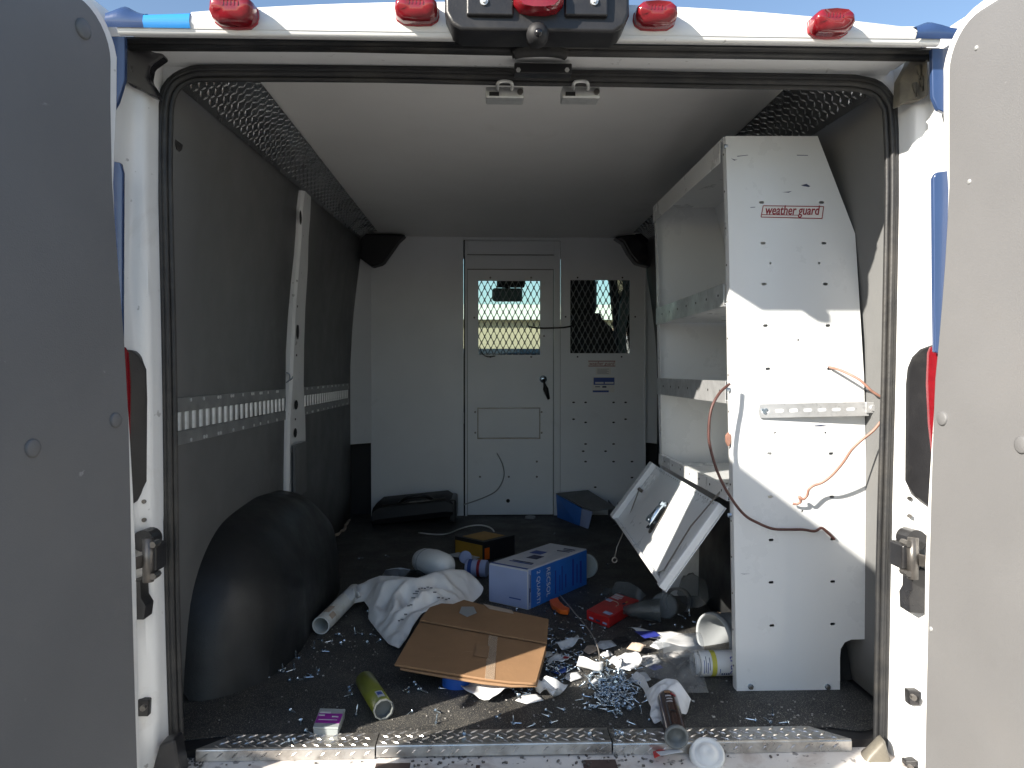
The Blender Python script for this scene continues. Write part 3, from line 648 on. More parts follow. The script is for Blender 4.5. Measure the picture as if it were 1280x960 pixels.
# upright rib between the two left wall panels
rp = [(238, 377, 387), (262, 374, 386), (290, 373, 384), (330, 370, 383), (380, 366, 380), (430, 363.5, 378.5), (480, 361.5, 378), (505, 360, 378.5), (525, 358.5, 380), (560, 358, 380.5), (600, 357.5, 377), (628, 357, 374), (645, 357, 372)]
rows = []
for py, xa, xb in rp:
    z = wallpt(xa, py, -1).z
    a = PX(xa, py, wx(-1, z) + .012)
    b = PX(xb, py, wx(-1, z) + .014)
    rows.append([Vector((a.x - .02, a.y + .0, a.z)), a, Vector((a.x + .010, a.y + .012, a.z)), Vector((b.x + .008, b.y - .012, a.z)), Vector((b.x, b.y, a.z)), Vector((b.x - .02, b.y, a.z))])
rib = MB().grid(rows).build('wall_rib', 'white_jamb', VAN); shade_auto(rib, 30)
for px, py, w_, h in ((375.5, 272, 2, 9), (372, 414, 2.2, 10.5), (370, 506, 3, 6), (369, 541, 2.6, 6), (371, 351, .8, 1.5), (371.5, 383, .8, 1.5), (370.5, 444, 1, 1.6), (369, 524, 1, 1.5)):
    c = PX(px, py, wx(-1, wallpt(px, py, -1).z) + .0235); k = c.y / FPX
    n_ = 10; MB().add([c + Vector((.0008, math.cos(2 * math.pi * i / n_) * w_ * k * 3.2, math.sin(2 * math.pi * i / n_) * h * k)) for i in range(n_)], [tuple(range(n_))]).build('rib_slot', 'dark_slot', rib)
q0 = PX(367.5, 557, -.728); q1 = PX(380, 615, -.728)
MB().bb(-.732, -.722, q0.y, q1.y + .02, q1.z, q0.z).build('rib_opening', 'wall_liner', rib)
# white post behind the second panel
MB().prism([(-.785, 4.30, .42), (-.66, 4.405, .42), (-.66, 4.405, 1.46), (-.73, 4.30, 1.46)], (.003, .02, 0)).build('side_post', 'bulkhead_grey', VAN, bevel=.003)
MB().prism([P(806, 330, 4.44), P(822, 330, 4.44), P(822, 555, 4.44), P(806, 553, 4.44)], (0, .02, 0)).build('side_post', 'bulkhead_grey', VAN, bevel=.003)
MB().bb(-1.0, 1.15, 4.52, 4.54, -.07, .52).build('cab_back', 'cab_black', VAN)
MB().bb(-1.0, -.62, 4.47, 4.49, -.05, 1.60).build('cab_back', 'cab_black', VAN)
# cargo rail with rungs
def rail(ya, yb):
    zc = .706; x = wx(-1, .7) + .004
    r_ = MB(); h = .058
    for z0_, z1_ in ((zc + .026, zc + h), (zc - h, zc - .026)):
        r_.bb(x - .004, x + .004, ya, yb, z0_, z1_)
    r_.bb(x - .005, x - .001, ya, yb, zc - .0262, zc + .0262)
    ra = r_.build('cargo_rail', 'steel_rail', VAN)
    y = ya + .03; first = None
    while y < yb - .02:
        mb = MB(); mb.prism([(x - .001, y - .0085, zc - .023), (x - .001, y + .0085, zc - .023), (x + .004, y + .006, zc - .022), (x + .005, y, zc - .022), (x + .004, y - .006, zc - .022)], (0, 0, .045))
        if first is None:
            first = mb.build('rung', 'rung_zinc', ra); fy = y
        else:
            c = first.copy(); COL.objects.link(c); c.parent = ra; c.location = (0, y - fy, 0); OFF[c.name] = OFF[ra.name]
        y += .0484
    y = ya + .02; rnd = random.Random(3); ps = []
    while y < yb - .02:
        for sz in (1, -1):
            for dy in (0, .018):
                if rnd.random() < .8: ps.append((x + .003, y + dy, zc + sz * (h - .007)))
        y += rnd.choice((.07, .09, .11))
    scatter('rail_rivet', lambda p: MB().cyl(p, p + Vector((.0035, 0, 0)), .0048, n=7).build('rail_rivet', 'rung_zinc', ra), ps, ra)
rail(1.745, 2.91); rail(3.01, 4.24)
for px, py in ((358, 478), (361, 476)):
    q = wallpt(px, py, -1, .01); MB().tube(curve([q, q + Vector((.01, .01, .012)), q + Vector((.006, .02, .03)), q + Vector((-.002, .012, .036))], 4), .003, 6).build('rail_hook', 'zinc', VAN)
# wheel arch cover
def arch():
    rows = []
    for i in range(33):
        t = -1 + 2 * i / 32; Y = 2.53 + .60 * t
        H = .415 * max(0, 1 - abs(t) ** 3.3) ** .42
        row = []
        pl = max(0, (abs(t) - .50) / .50) ** 2.4 * (.22 if t < 0 else .5)          # rounded plan at both ends
        for j in range(15):
            a = j / 14 * math.pi / 2
            x = -.778 + (.222 + .02 * (1 - H / .415)) * (1 - pl) * math.sin(a) ** .54; z = H * math.cos(a) ** .38 * (1 - .30 * (math.sin(a) ** .62) ** 2)
            z *= 1 + .05 * noise.noise(Vector((t * 2, a * 2, 4)))
            row.append(Vector((x + .006 * noise.noise(Vector((t * 3, a * 2, 1))), Y + (.15 * -t * math.sin(a) ** 1.3 if t < 0 else 0) + .006 * noise.noise(Vector((t * 3, a * 2, 9))), z)))
        rows.append(row)
    o = MB().grid(rows).build('wheel_arch_cover', 'arch_plastic', VAN, smooth=True, sub=1)
    m = MB(); m.bb(-.775, -.585, 2.12, 3.10, 0.001, .012); m.build('arch_flange', 'arch_plastic', VAN, bevel=.004)
    rows = []
    for i in range(17):
        t = -1 + 2 * i / 16; Y = 2.62 + .6 * t; H = .40 * max(0, 1 - abs(t) ** 2.5) ** .6
        rows.append([Vector((.98 - .2 * math.sin(j / 8 * math.pi / 2) ** .6, Y, H * math.cos(j / 8 * math.pi / 2) ** .45)) for j in range(9)])
    MB().grid(rows).build('wheel_arch_cover', 'arch_plastic', VAN, smooth=True)
arch()
# floor, sill and tread plates
MB().bb(-.80, 1.0, 1.70, 4.50, -.07, -.004).build('load_floor', 'black_plastic', VAN)
yz = [(1.775, -.004), (1.70, -.022), (1.60, -.030), (1.49, -.036), (1.44, -.05), (1.43, -.20), (1.80, -.20), (1.80, -.004)]
ext('sill', yz, 'sill_paint', XC - .96, XC + .96)
for px0, px1, py in ((470, 513, 956), (595, 600, 957), (728, 770, 953)):
    a = FZ(px0, py, -.026); b = FZ(px1, py, -.026)
    MB().bb(a.x, b.x, a.y - .03, a.y + .012, -.05, -.0245 if px1 - px0 > 20 else -.0255).build('sill_socket', 'socket_dark', VAN)
def tread(xa, xb, cl, cr, z=.004):
    yb, yf = 1.752, 1.688
    mb = MB(); top = [(xa, yf, z), (xb, yf, z), (xb - cr, yb, z), (xa + cl, yb, z)]
    mb.hexa([Vector(p) + Vector((0, 0, -.0035)) for p in top], [Vector(p) for p in top])
    mb.cyl((xa, yf + .001, z - .0055), (xb, yf + .001, z - .0055), .0055, n=8)
    mb.bb(xa, xb, yf - .005, yf - .001, z - .026, z - .004)
    o = mb.build('threshold_plate', 'tread_alu', VAN); shade_auto(o, 40)
    mb = MB(); i = 0; p_ = .027
    y = yf + .010
    while y < yb - .004:
        x = xa + .012 + (p_ / 2 if i % 2 else 0)
        while x < xb - .012:
            f = (y - yf) / (yb - yf)
            if xa + cl * f + .008 < x < xb - cr * f - .008:
                d = Vector((.8, .6 if i % 2 else -.6, 0)).normalized(); sdv = Vector((-d.y, d.x, 0)); c = Vector((x, y, z)); L_, W_, h = .0115, .0024, Vector((0, 0, .0022))
                mb.add([c - d * L_, c + sdv * W_, c + d * L_, c - sdv * W_, c + h + d * L_ * .5, c + h - d * L_ * .5], [(0, 5, 1), (1, 4, 2), (1, 5, 4), (2, 4, 3), (3, 5, 0), (3, 4, 5)])
            x += p_
        y += .0145; i += 1
    x = xa + .02; k = 0
    while x < xb - .01:
        d = Vector((.8, 0, .6)).normalized(); c = Vector((x, yf - .0052, z - .013)); sdv = Vector((-d.z, 0, d.x)); h = Vector((0, -.002, 0)); L_, W_ = .0105, .0022
        mb.add([c - d * L_, c + sdv * W_, c + d * L_, c - sdv * W_, c + h + d * L_ * .5, c + h - d * L_ * .5], [(0, 5, 1), (1, 4, 2), (1, 5, 4), (2, 4, 3), (3, 5, 0), (3, 4, 5)]); x += .032
    t_ = mb.build('raised_tread', 'tread_alu', o, fix=False); tag(t_, kind='stuff')
fx = lambda px: FZ(px, 930, 0).x
tread(fx(252), fx(470), .06, 0, .004); tread(fx(472), fx(764), 0, 0, .0075); tread(fx(766), fx(1068), 0, .07, .004)
mat_o = MB(); mat_o.prism([(-.765, 1.757, -.003), (-.70, 1.735, -.003), (-.60, 1.757, -.003), (.80, 1.757, -.003), (.86, 1.735, -.003), (.965, 1.757, -.003), (.965, 4.46, -.003), (-.765, 4.46, -.003)], (0, 0, .003))
fm = mat_o.build('floor_mat', 'rubber_mat', origin=(XC, 1.757, -.003)); tag(fm, 'black rubber mat covering the littered cargo floor', 'floor mat')
# dark corner covers beside the bulkhead
MB().prism([P(444, 291, 4.28), P(507, 293, 4.28), P(498, 301, 4.28), P(478, 329, 4.28), P(464, 333, 4.28), P(444, 318, 4.28)], (0, .10, 0)).build('corner_cover', 'cab_black', VAN, bevel=.012)
MB().prism([P(768, 296, 4.30), P(826, 287, 4.30), P(826, 335, 4.30), P(812, 333, 4.30), P(796, 329, 4.30), P(786, 316, 4.30), P(779, 303, 4.30)], (0, .10, 0)).build('corner_cover', 'black_gloss', VAN, bevel=.014, seg=3)
# rim of torn matting along the left wall foot
mb = MB(); rnd = random.Random(5); pts = []
y = 3.0
while y < 4.25:
    pts.append(Vector((-.752 + rnd.uniform(-.004, .012), y, .006 + rnd.uniform(0, .012)))); y += .035
mb.tube(pts, [rnd.uniform(.003, .009) for _ in pts], 5); mb.build('torn_edge_strip', 'paper_brown', VAN)
# ------------------------------------------------------------------ bulkhead between load space and cab
YB = 4.405
BH = thing('bulkhead', (P(635, 640, YB).x, YB, 0), 'pale grey steel partition with a narrow door and two expanded mesh windows', 'partition')
def px_rect(x0, y0, x1, y1, Y): a = P(x0, y0, Y); b = P(x1, y1, Y); return a.x, b.x, b.z, a.z
def panel_with_window(name, rect, win, Y, th=.004):
    xa, xb, za, zb = rect; mb = MB()
    if win is None: mb.bb(xa, xb, Y, Y + th, za, zb)
    else:
        wa, wb, wz0, wz1 = win
        mb.bb(xa, xb, Y, Y + th, za, wz0); mb.bb(xa, xb, Y, Y + th, wz1, zb); mb.bb(xa, wa, Y, Y + th, wz0, wz1); mb.bb(wb, xb, Y, Y + th, wz0, wz1)
    return mb.build(name, 'bulkhead_grey', BH)
def expanded_mesh(win, Y, nx, parent):
    xa, xb, za, zb = win; cw = (xb - xa) / nx; ch = cw * 1.98; mb = MB(); w_ = .0036
    nz_ = int((zb - za) / ch) + 1
    for i in range(nx):
        for j in range(nz_ + 1):
            cx = xa + (i + .5) * cw; z0 = za + j * ch
            for sx in (-1, 1):
                for sz in (0, 1):
                    a = Vector((cx, Y, z0 + (0 if sz == 0 else ch))); b = Vector((cx + sx * cw / 2, Y + (.003 if sx > 0 else -.001), z0 + ch / 2))
                    if min(a.z, b.z) > zb - .002: continue
                    if max(a.z, b.z) > zb:
                        if a.z > b.z: a = b.lerp(a, (zb - b.z) / (a.z - b.z))
                        else: b = a.lerp(b, (zb - a.z) / (b.z - a.z))
                    mb.tube([a, b], w_, 4, cap=False)
    for j in range(nz_ + 1):                      # solid bridges where strands meet
        for i in range(nx):
            z = za + j * ch
            if za + .004 < z < zb - .004: mb.box((xa + (i + .5) * cw, Y, z), (.009, .004, .012))
    o = mb.build('expanded_mesh', 'mesh_grey', parent); tag(o, kind='stuff'); return o
def frame_bars(win, Y, parent, g=.014):
    xa, xb, za, zb = win; mb = MB(); n = 11
    cw = (xb - xa) / n
    for i in range(n):                            # pointed edge of the cut-out, top and bottom
        x = xa + i * cw
        for zz_, sg in ((za, 1), (zb, -1)):
            mb.prism([(x - .001, Y + .0005, zz_ - sg * .004), (x + cw + .001, Y + .0005, zz_ - sg * .004), (x + cw, Y + .0005, zz_ + sg * cw * .55), (x + cw / 2, Y + .0005, zz_ + .0), (x, Y + .0005, zz_ + sg * cw * .55)], (0, .003, 0))
    return mb
lp = panel_with_window('side_sheet', px_rect(463, 295, 579.5, 652, YB), None, YB)
w1 = px_rect(598, 351, 675, 443.5, YB - .01); w2 = px_rect(713, 350, 787, 441.5, YB)
fr = MB(); a = px_rect(582, 301, 700, 649, YB)
fr.bb(a[0] - .004, a[0] + .008, YB - .012, YB + .02, a[2], a[3]); fr.bb(a[1] - .035, a[1], YB - .008, YB + .02, a[2], a[3]); fr.bb(a[0] + .0082, a[1] - .0352, YB - .009, YB + .02, P(600, 318, YB).z, a[3]); fr.bb(a[0] + .0082, a[1] - .0352, YB - .006, YB + .02, P(600, 336, YB).z, P(600, 319, YB).z)
fr.build('door_frame', 'bulkhead_grey', BH, bevel=.002)
dr = px_rect(584.5, 337, 691, 643, YB - .01); ds = panel_with_window('partition_door', dr, w1, YB - .010, .006)
mb = MB(); mb.bb(dr[0] - .012, dr[0] + .012, YB - .0035, YB - .001, dr[2], dr[3] - .0005); mb.bb(dr[1] - .012, dr[1] + .006, YB - .0035, YB - .001, dr[2], dr[3] - .0005); mb.bb(dr[0] - .012, dr[1] + .006, YB - .0035, YB - .001, dr[3], dr[3] + .03); mb.build('door_gap_baffle', 'mesh_grey', BH)  # unseen strips added to keep cab light out of the door gaps
rs = panel_with_window('side_sheet', (a[1] + .002, P(806, 400, YB).x, P(800, 652, YB).z, P(800, 297, YB).z), w2, YB)
MB().bb(P(806, 400, YB).x - .002, P(806, 400, YB).x + .006, YB - .01, YB + .02, P(800, 652, YB).z, P(800, 330, YB).z).build('sheet_flange', 'bulkhead_grey', BH)
expanded_mesh(w1, YB - .006, 10, ds); expanded_mesh(w2, YB + .002, 10, rs)
# header strip to the ceiling and dark gap line beside the door
MB().bb(P(463, 300, YB).x, P(806, 300, YB).x, YB + .012, YB + .02, P(600, 300, YB).z, CEIL + .004).build('top_strip', 'bulkhead_grey', BH)
MB().bb(P(579.7, 400, YB).x, P(581.7, 400, YB).x, YB + .004, YB + .006, 0, 1.58).build('gap_strip', 'dark_slot', BH)
# cover plate on the door, screws, keyhole, latch
c = px_rect(598, 511, 674, 547, YB - .0145); cp = MB().bb(c[0], c[1], YB - .0145, YB - .0102, c[2], c[3]).build('cover_plate', 'bulkhead_grey', ds, bevel=.002)
for (xa_, ya_, xb_, yb_) in ((596.5, 509.5, 675.5, 511), (596.5, 547, 675.5, 548.6), (596.5, 511.2, 598, 546.8), (674, 511.2, 675.5, 546.8)):
    q_ = px_rect(xa_, ya_, xb_, yb_, YB - .0108); MB().bb(q_[0], q_[1], YB - .0112, YB - .0102, q_[2], q_[3]).build('plate_gap', 'steel_dark', ds)
for y_ in (318, 336.6):
    q_ = px_rect(584, y_, 692, y_ + 1.1, YB - .0095); MB().bb(q_[0], q_[1], YB - .0105, YB - .0091, q_[2], q_[3]).build('seam', 'steel_dark', BH)
mb = MB()
for px, py in ((594, 515), (594, 541), (677, 515), (677, 541), (600, 596), (636, 596), (671, 596), (613, 347), (664, 347), (593, 397), (680, 420), (613, 446), (664, 446), (671, 577)):
    p = P(px, py, YB - .0105); mb.cyl(p, p - Vector((0, .004, 0)), .006, .004, n=8)
mb.build('screw', 'steel_dark', ds)
p = P(635, 626, YB - .0105); MB().cyl(p, p - Vector((0, .003, 0)), .011, n=14).build('drain_hole', 'dark_slot', ds)
p = P(679, 474, YB - .011); lt = MB().lathe(p, (0, -1, 0), [(0, .022), (.012, .020), (.016, .014), (.016, 0)], 16).build('latch_rose', 'zinc', ds, smooth=True)
m = MB(); m.tube([p + Vector((0, -.014, 0)), P(682, 486, YB - .035), P(686, 499, YB - .03)], [.012, .016, .008], 8); m.build('latch_handle', 'black_plastic', ds, smooth=True)
# seams
mb = MB()
for y in (620,):
    q0 = P(588, y, YB - .0105); q1 = P(688, y, YB - .0105); mb.bb(q0.x, q1.x, YB - .0118, YB - .0102, q0.z - .002, q0.z + .001)
mb.build('weld_seam', 'bulkhead_grey', ds)
# slots in the right hand sheet
mb = MB()
for px, py in ((717, 503), (732, 503), (767, 503), (782, 503), (717, 524), (732, 528), (767, 528), (782, 524), (732, 555), (767, 555), (729, 564), (757, 564), (732, 577), (767, 577), (790, 577), (790, 597), (744, 609)):
    p = P(px, py, YB - .0006); n_ = 10
    mb.add([p + Vector((math.cos(2 * math.pi * i / n_) * .0085, 0, math.sin(2 * math.pi * i / n_) * .0048)) for i in range(n_)], [tuple(range(n_))])
for px, py in ((722, 347), (778, 347), (794, 396), (722, 446), (777, 446), (707, 396)):
    p = P(px, py, YB - .0006); mb.add([p + Vector((math.cos(2 * math.pi * i / 8) * .005, 0, math.sin(2 * math.pi * i / 8) * .005)) for i in range(8)], [tuple(range(8))])
mb.build('slot', 'dark_slot', rs)
def decal(x0, y0, x1, y1, Y, material, parent, name='sticker', th=.001):
    xa, xb, za, zb = px_rect(x0, y0, x1, y1, Y); return MB().bb(xa, xb, Y - th, Y - .0002, za, zb).build(name, material, BH if parent is None else parent)
d1 = decal(735, 450.5, 769.5, 458.5, YB, 'label_white', None); 
def flat(px, py, Y): c_ = P(px, py, Y); return lambda x, y: c_ + Vector((x, 0, y))
MBx = MB(); xa, xb, za, zb = px_rect(735.5, 451, 769, 458, YB - .0012)
for q in ((xa, xb, za, za + .004), (xa, xb, zb - .004, zb)): MBx.bb(q[0], q[1], YB - .0016, YB - .0011, q[2], q[3])
MBx.build('printed_border', 'ink_red', d1)
text('weather guard', .030, flat(752, 454.5, YB - .002), 'ink_red', d1, shear=.25, width=.145)
d2 = decal(744.5, 459.5, 763.5, 468.5, YB, 'label_white', None)
mb = MB(); xa, xb, za, zb = px_rect(744.5, 459.5, 763.5, 468.5, YB - .0012)
for i in range(5): mb.bb(xa + .01, xb - .012 - .01 * (i % 2), YB - .0016, YB - .0011, za + .006 + i * .0065, za + .0075 + i * .0065)
mb.build('printed_line', 'ink_dark', d2)
d3 = decal(740.5, 471, 768, 490.5, YB, 'label_white', None)
mb = MB()
for q in ((742, 472, 768, 481), (741, 488, 761, 490.3)):
    xa, xb, za, zb = px_rect(*q, YB - .0012); mb.bb(xa, xb, YB - .0016, YB - .0011, za, zb)
mb.build('printed_panel', 'label_blue', d3)
mb = MB()
for q in ((744, 477.5, 754.5, 479.7), (756, 477.5, 767, 479.7)):
    xa, xb, za, zb = px_rect(*q, YB - .002); mb.bb(xa, xb, YB - .0021, YB - .0017, za, zb)
mb.build('printed_line', 'label_white', d3)
mb = MB()
for q in ((744, 483, 750, 484), (753, 482.5, 758, 484.6)):
    xa, xb, za, zb = px_rect(*q, YB - .002); mb.bb(xa, xb, YB - .0021, YB - .0011, za, zb)
mb.build('printed_mark', 'ink_dark', d3)
# thin wires hanging on the door
m = MB(); m.tube(curve([P(621, 566, YB - .02), P(628, 580, YB - .03), P(630, 595, YB - .03), P(622, 612, YB - .03), P(605, 622, YB - .02), P(579, 631, YB - .02)], 6), .0035, 5); m.build('loose_wire', 'mesh_grey', BH, smooth=True)
m = MB(); m.tube(curve([P(600, 434, YB - .02), P(603, 442, YB - .03), P(610, 446, YB - .03), P(619, 445, YB - .02)], 5), .003, 5); m.build('loose_wire', 'cable_black', BH, smooth=True)

# ------------------------------------------------------------------ shelving unit on the right
YS, YE = 1.96, 2.80
SH = thing('shelving_unit', (.78, 2.38, 0), 'white steel van shelving with galvanised shelf lips and a tilted drop-down door', 'shelving')
poly = [(907, 170), (1022, 170), (1069, 292), (1074, 372), (1080, 470), (1083, 600), (1084, 799), (1064, 799.5), (1056, 803), (1051, 811), (1050, 822), (1050, 869), (921, 872), (919, 760), (917, 640), (914.5, 520), (911, 300)]
pw = [P(x, y, YS) for x, y in poly]
ep = MB().prism(pw, (0, .003, 0)).build('end_panel', 'shelf_white', SH)
slots = [(952, 253), (1027, 253), (954, 304), (1030, 304), (955, 355), (1032, 355), (957, 407), (1035, 407), (960, 461), (1037, 461), (962, 567), (1039, 567), (963, 621), (1040, 621), (964, 675), (1041, 674), (964, 728), (1041, 727), (965, 782), (1041, 780)]
smalls = [(963, 329), (1024, 329), (998, 425), (1032, 541), (969, 541), (1003, 639)]
cut = MB()
for q, (a_, b_) in [(q, (.0066, .0036)) for q in slots] + [(q, (.003, .003)) for q in smalls]:
    c_ = P(*q, YS); n_ = 12
    pts = []
    for i in range(n_):
        t = 2 * math.pi * i / n_; cx = (a_ - b_) * (1 if math.cos(t) > 0 else -1)
        pts.append(Vector((c_.x + cx + b_ * math.cos(t), YS - .01, c_.z + b_ * math.sin(t))))
    cut.prism(pts, (0, .03, 0))
co_ = cut.build('cutter', 'shelf_white', SH)
bo = ep.modifiers.new('b', 'BOOLEAN'); bo.operation = 'DIFFERENCE'; bo.object = co_; bo.solver = 'EXACT'
bpy.context.view_layer.update()
dg = bpy.context.evaluated_depsgraph_get(); nm = bpy.data.meshes.new_from_object(ep.evaluated_get(dg)); ep.modifiers.clear(); ep.data = nm
me_ = co_.data; bpy.data.objects.remove(co_); bpy.data.meshes.remove(me_)
# front and far stiles, far end panel, back sheet
def stile(Y0, Y1, nm_='stile'):
    mb = MB(); a_ = [P(x, y, YS) for x, y in ((907, 170), (911, 300), (914.5, 520), (917, 640), (919, 760), (921, 872))]
    rows = [[Vector((p.x + .001, Y0, p.z)), Vector((p.x - .0005, (Y0 + Y1) / 2, p.z)), Vector((p.x + .001, Y1, p.z)), Vector((p.x + .016, Y1, p.z))] for p in a_]
    return mb.grid(rows).build(nm_, 'shelf_white', SH, solid=.0016)
s1 = stile(YS + .0035, YS + .032); stile(YE - .03, YE)
ps = []
for i in range(15):
    z = .06 + i * .095; ps.append((interp(sorted((P(q[0], q[1], YS).z, P(q[0], q[1], YS).x) for q in ((907, 170), (911, 300), (914.5, 520), (917, 640), (921, 872))), z) - .0012, YS + .017, z))
scatter('stile_hole', lambda p: MB().cyl(p, p - Vector((.001, 0, 0)), .0026, n=8).build('stile_hole', 'dark_slot', s1), ps, s1)
far = MB().prism([Vector((p.x, YE + .004, p.z)) for p in pw], (0, .003, 0)).build('end_panel', 'shelf_white', SH)
backx = [(0, .925), (.9, .925), (1.05, .915), (1.18, .90), (1.43, .835)]
def back_sheet(z0, z1, n=8):
    rows = []
    for i in range(n + 1):
        z = lerp(z0, z1, i / n); x = interp(backx, z); rows.append([Vector((x, YS + .004, z)), Vector((x, YE, z))])
    return MB().grid(rows).build('back_sheet', 'shelf_white', SH, solid=.002)
bs = [back_sheet(.40, .745), back_sheet(.745, 1.0), back_sheet(1.0, 1.43)]
mb = MB()
def slot_on_back(y, z, a_=.0066, b_=.0036):
    x = interp(backx, z) - .0016; n_ = 10; sl = (interp(backx, z + .01) - interp(backx, z - .01)) / .02
    mb.add([Vector((x + sl * math.sin(2 * math.pi * i / n_) * b_, y + math.cos(2 * math.pi * i / n_) * a_, z + math.sin(2 * math.pi * i / n_) * b_)) for i in range(n_)], [tuple(range(n_))])
for y in (2.12, 2.34, 2.56):
    for z in (1.30, 1.235, 1.15, 1.09, .965, .885, .80, .70, .62, .545): slot_on_back(y, z)
mb.build('slot', 'dark_slot', bs[2])
def deck(z, lip, lip_mat='galvanised', x0=None):
    xf = interp(sorted((P(q[0], q[1], YS).z, P(q[0], q[1], YS).x) for q in ((907, 170), (911, 300), (914.5, 520), (917, 640), (921, 872))), z) - .004
    xb = interp(backx, z) - .002
    d = MB().bb(xf + .002, xb, YS + .0335, YE - .031, z, z + .002).build('shelf_deck', 'shelf_white', SH)
    m = MB(); m.bb(xf - .002, xf, YS + .0335, YE - .001, z - .004, z + lip); m.bb(xf - .002, xf + .012, YS + .0335, YE - .001, z - .006, z - .0042); m.bb(xf - .002, xf + .01, YS + .0335, YE - .001, z + lip + .0002, z + lip + .0018)
    l = m.build('shelf_lip', lip_mat, SH)
    m = MB()
    for i in range(7):
        y = YS + .08 + i * .11; m.cyl((xf - .0021, y, z + lip * .5), (xf - .003, y, z + lip * .5), .0035, n=8)
    m.build('lip_hole', 'dark_slot', l)
    m = MB(); m.bb(interp(backx, z) - .012, interp(backx, z) - .004, YS + .0335, YE - .03, z + .0025, z + .03); m.build('deck_upstand', 'shelf_white', SH)
    return l
deck(1.006, .052); deck(.752, .051); deck(.495, .030, 'shelf_white')
# sloped top cover of the unit
tp = MB(); tp.add([(.606, YS + .004, 1.43), (.606, YE, 1.43), (.835, YE, 1.43), (.835, YS + .004, 1.43)], [(0, 1, 2, 3)]); tp.build('top_cover', 'shelf_white', SH, solid=.002)
MB().bb(.606, .608, YS + .0335, YE, 1.372, 1.429).build('top_lip', 'shelf_white', SH)
for px, py in ((909, 181), (912, 487), (914, 645)):
    p = P(px, py, 1.952)
    MB().cyl(p + Vector((-.004, .012, 0)), p + Vector((.004, .012, 0)), .006, n=6).build('bolt', 'zinc', SH)
for px, py in ((938, 858), (1034, 858)):
    p = P(px, py, YS); b_ = MB().cyl(p, p - Vector((0, .004, 0)), .0075, n=8).build('washer', 'zinc', SH); MB().cyl(p - Vector((0, .004, 0)), p - Vector((0, .011, 0)), .0048, n=6).build('bolt', 'steel_dark', b_)
# scuffs and the torn nick in the stile are wear of the paint; sticker on the end panel
st = MB().prism([P(x, y, YS - .0001) for x, y in ((953.5, 256.5), (1030, 257.5), (1028, 274), (950.5, 272))], (0, -.0008, 0)).build('sticker', 'label_white', SH)
brd = MB(); q = [P(x, y, YS - .0012) for x, y in ((954, 257.2), (1029.5, 258.2), (1027.5, 273.2), (951.3, 271.3))]
for i in range(4):
    a_, b_ = q[i], q[(i + 1) % 4]; d_ = (b_ - a_).normalized(); n_ = Vector((-d_.z, 0, d_.x)) * .0011
    brd.prism([a_ + n_, b_ + n_, b_ - n_, a_ - n_], (0, -.0004, 0))
brd.build('printed_border', 'ink_red', st)
text('weather guard', .034, flat(990, 263.2, YS - .0016), 'ink_red', st, shear=.22, bold=.0004, width=.141)
for dx_, dz_ in ((.0005, 0), (-.0005, .0002), (0, -.0005)):
    f_ = flat(990, 263.2, YS - .0016 - abs(dx_) * .1 - abs(dz_) * .15); text('weather guard', .034, (lambda g_: lambda x, y: g_(x + dx_, y + dz_))(f_), 'ink_red', st, shear=.22, width=.141)
for pts_ in (((1001, 231.5), (1008, 229.8), (1013, 232.8), (1011, 233.8), (1004, 232.6)), ((914, 198), (919, 199.6), (922, 199.2), (918, 200.8)), ((921, 195), (935, 193.6), (935, 194.2), (922, 195.8)), ((996, 193.6), (1010, 193.9), (1010, 194.6), (996, 194.4)), ((1017, 532), (1026, 531), (1037, 532.6), (1026, 533), (1019, 533)), ((925, 717), (930, 717.2), (938, 717.1), (930, 717.9)), ((938, 259), (944, 258.6), (944, 259.3), (938, 259.7)), ((978, 240.2), (985, 239.6), (990, 238.9), (986, 240.8))):
    MB().prism([P(x, y, YS - .00005) for x, y in pts_], (0, -.0003, 0)).build('scuff', 'ink_dark', SH)
MB().prism([P(x, y, YS + .003) for x, y in ((908, 545), (911, 541), (913.4, 544), (913.6, 553), (911, 558), (908.5, 553))], (0, .012, 0)).build('rusty_nick', 'copper', SH)
q = P(978, 268.6, YS - .0016); MB().prism([q + Vector((-.054, 0, .0012)), q + Vector((.042, 0, .0002)), q + Vector((.042, 0, -.0012)), q + Vector((-.054, 0, -.0006))], (0, -.0003, 0)).build('underline', 'ink_red', st)
text('VAN EQUIPMENT', .006, flat(967, 271.2, YS - .0016), 'ink_dark', st) if False else None
# slotted strut bolted across the end panel to the wall
A = P(949, 514, YS - .006); B = P(1086, 511, YS - .03)
def strut_pt(t, v, off=0): p = A.lerp(B, t); return p + Vector((0, -off, v))
mb = MB(); hh = .0178
mb.prism([strut_pt(0, -hh * .55), strut_pt(.012, -hh), strut_pt(1, -hh), strut_pt(1, hh), strut_pt(.012, hh), strut_pt(0, hh * .55)], (0, .004, 0))
sb = mb.build('strut', 'galvanised', SH)
for i in range(7):
    t = .055 + i * .13; n_ = 12
    m = MB(); pts = []
    for k in range(n_):
        th = 2 * math.pi * k / n_; pts.append(strut_pt(t + (.022 if math.cos(th) > 0 else -.022) + .018 * math.cos(th), .0048 * math.sin(th), .0005))
    m.add(pts, [tuple(range(n_))]); m.build('strut_slot', 'shelf_white' if i < 3 else 'paper_grey', sb)
for i in range(3):
    p = strut_pt(.03 + i * .015, (.003, -.003, .004)[i], .001); MB().cyl(p, p - Vector((0, .003, 0)), .004, n=6).build('strut_screw', 'zinc', sb)
m = MB(); c0 = P(1092, 510, YS - .032); m.bb(c0.x - .022, c0.x + .025, c0.y - .004, c0.y, c0.z - .013, c0.z + .015); m.cyl(c0 - Vector((.004, .010, 0)), c0 - Vector((.004, .004, 0)), .009, n=10); m.build('strut_bracket', 'galvanised', SH, bevel=.002)
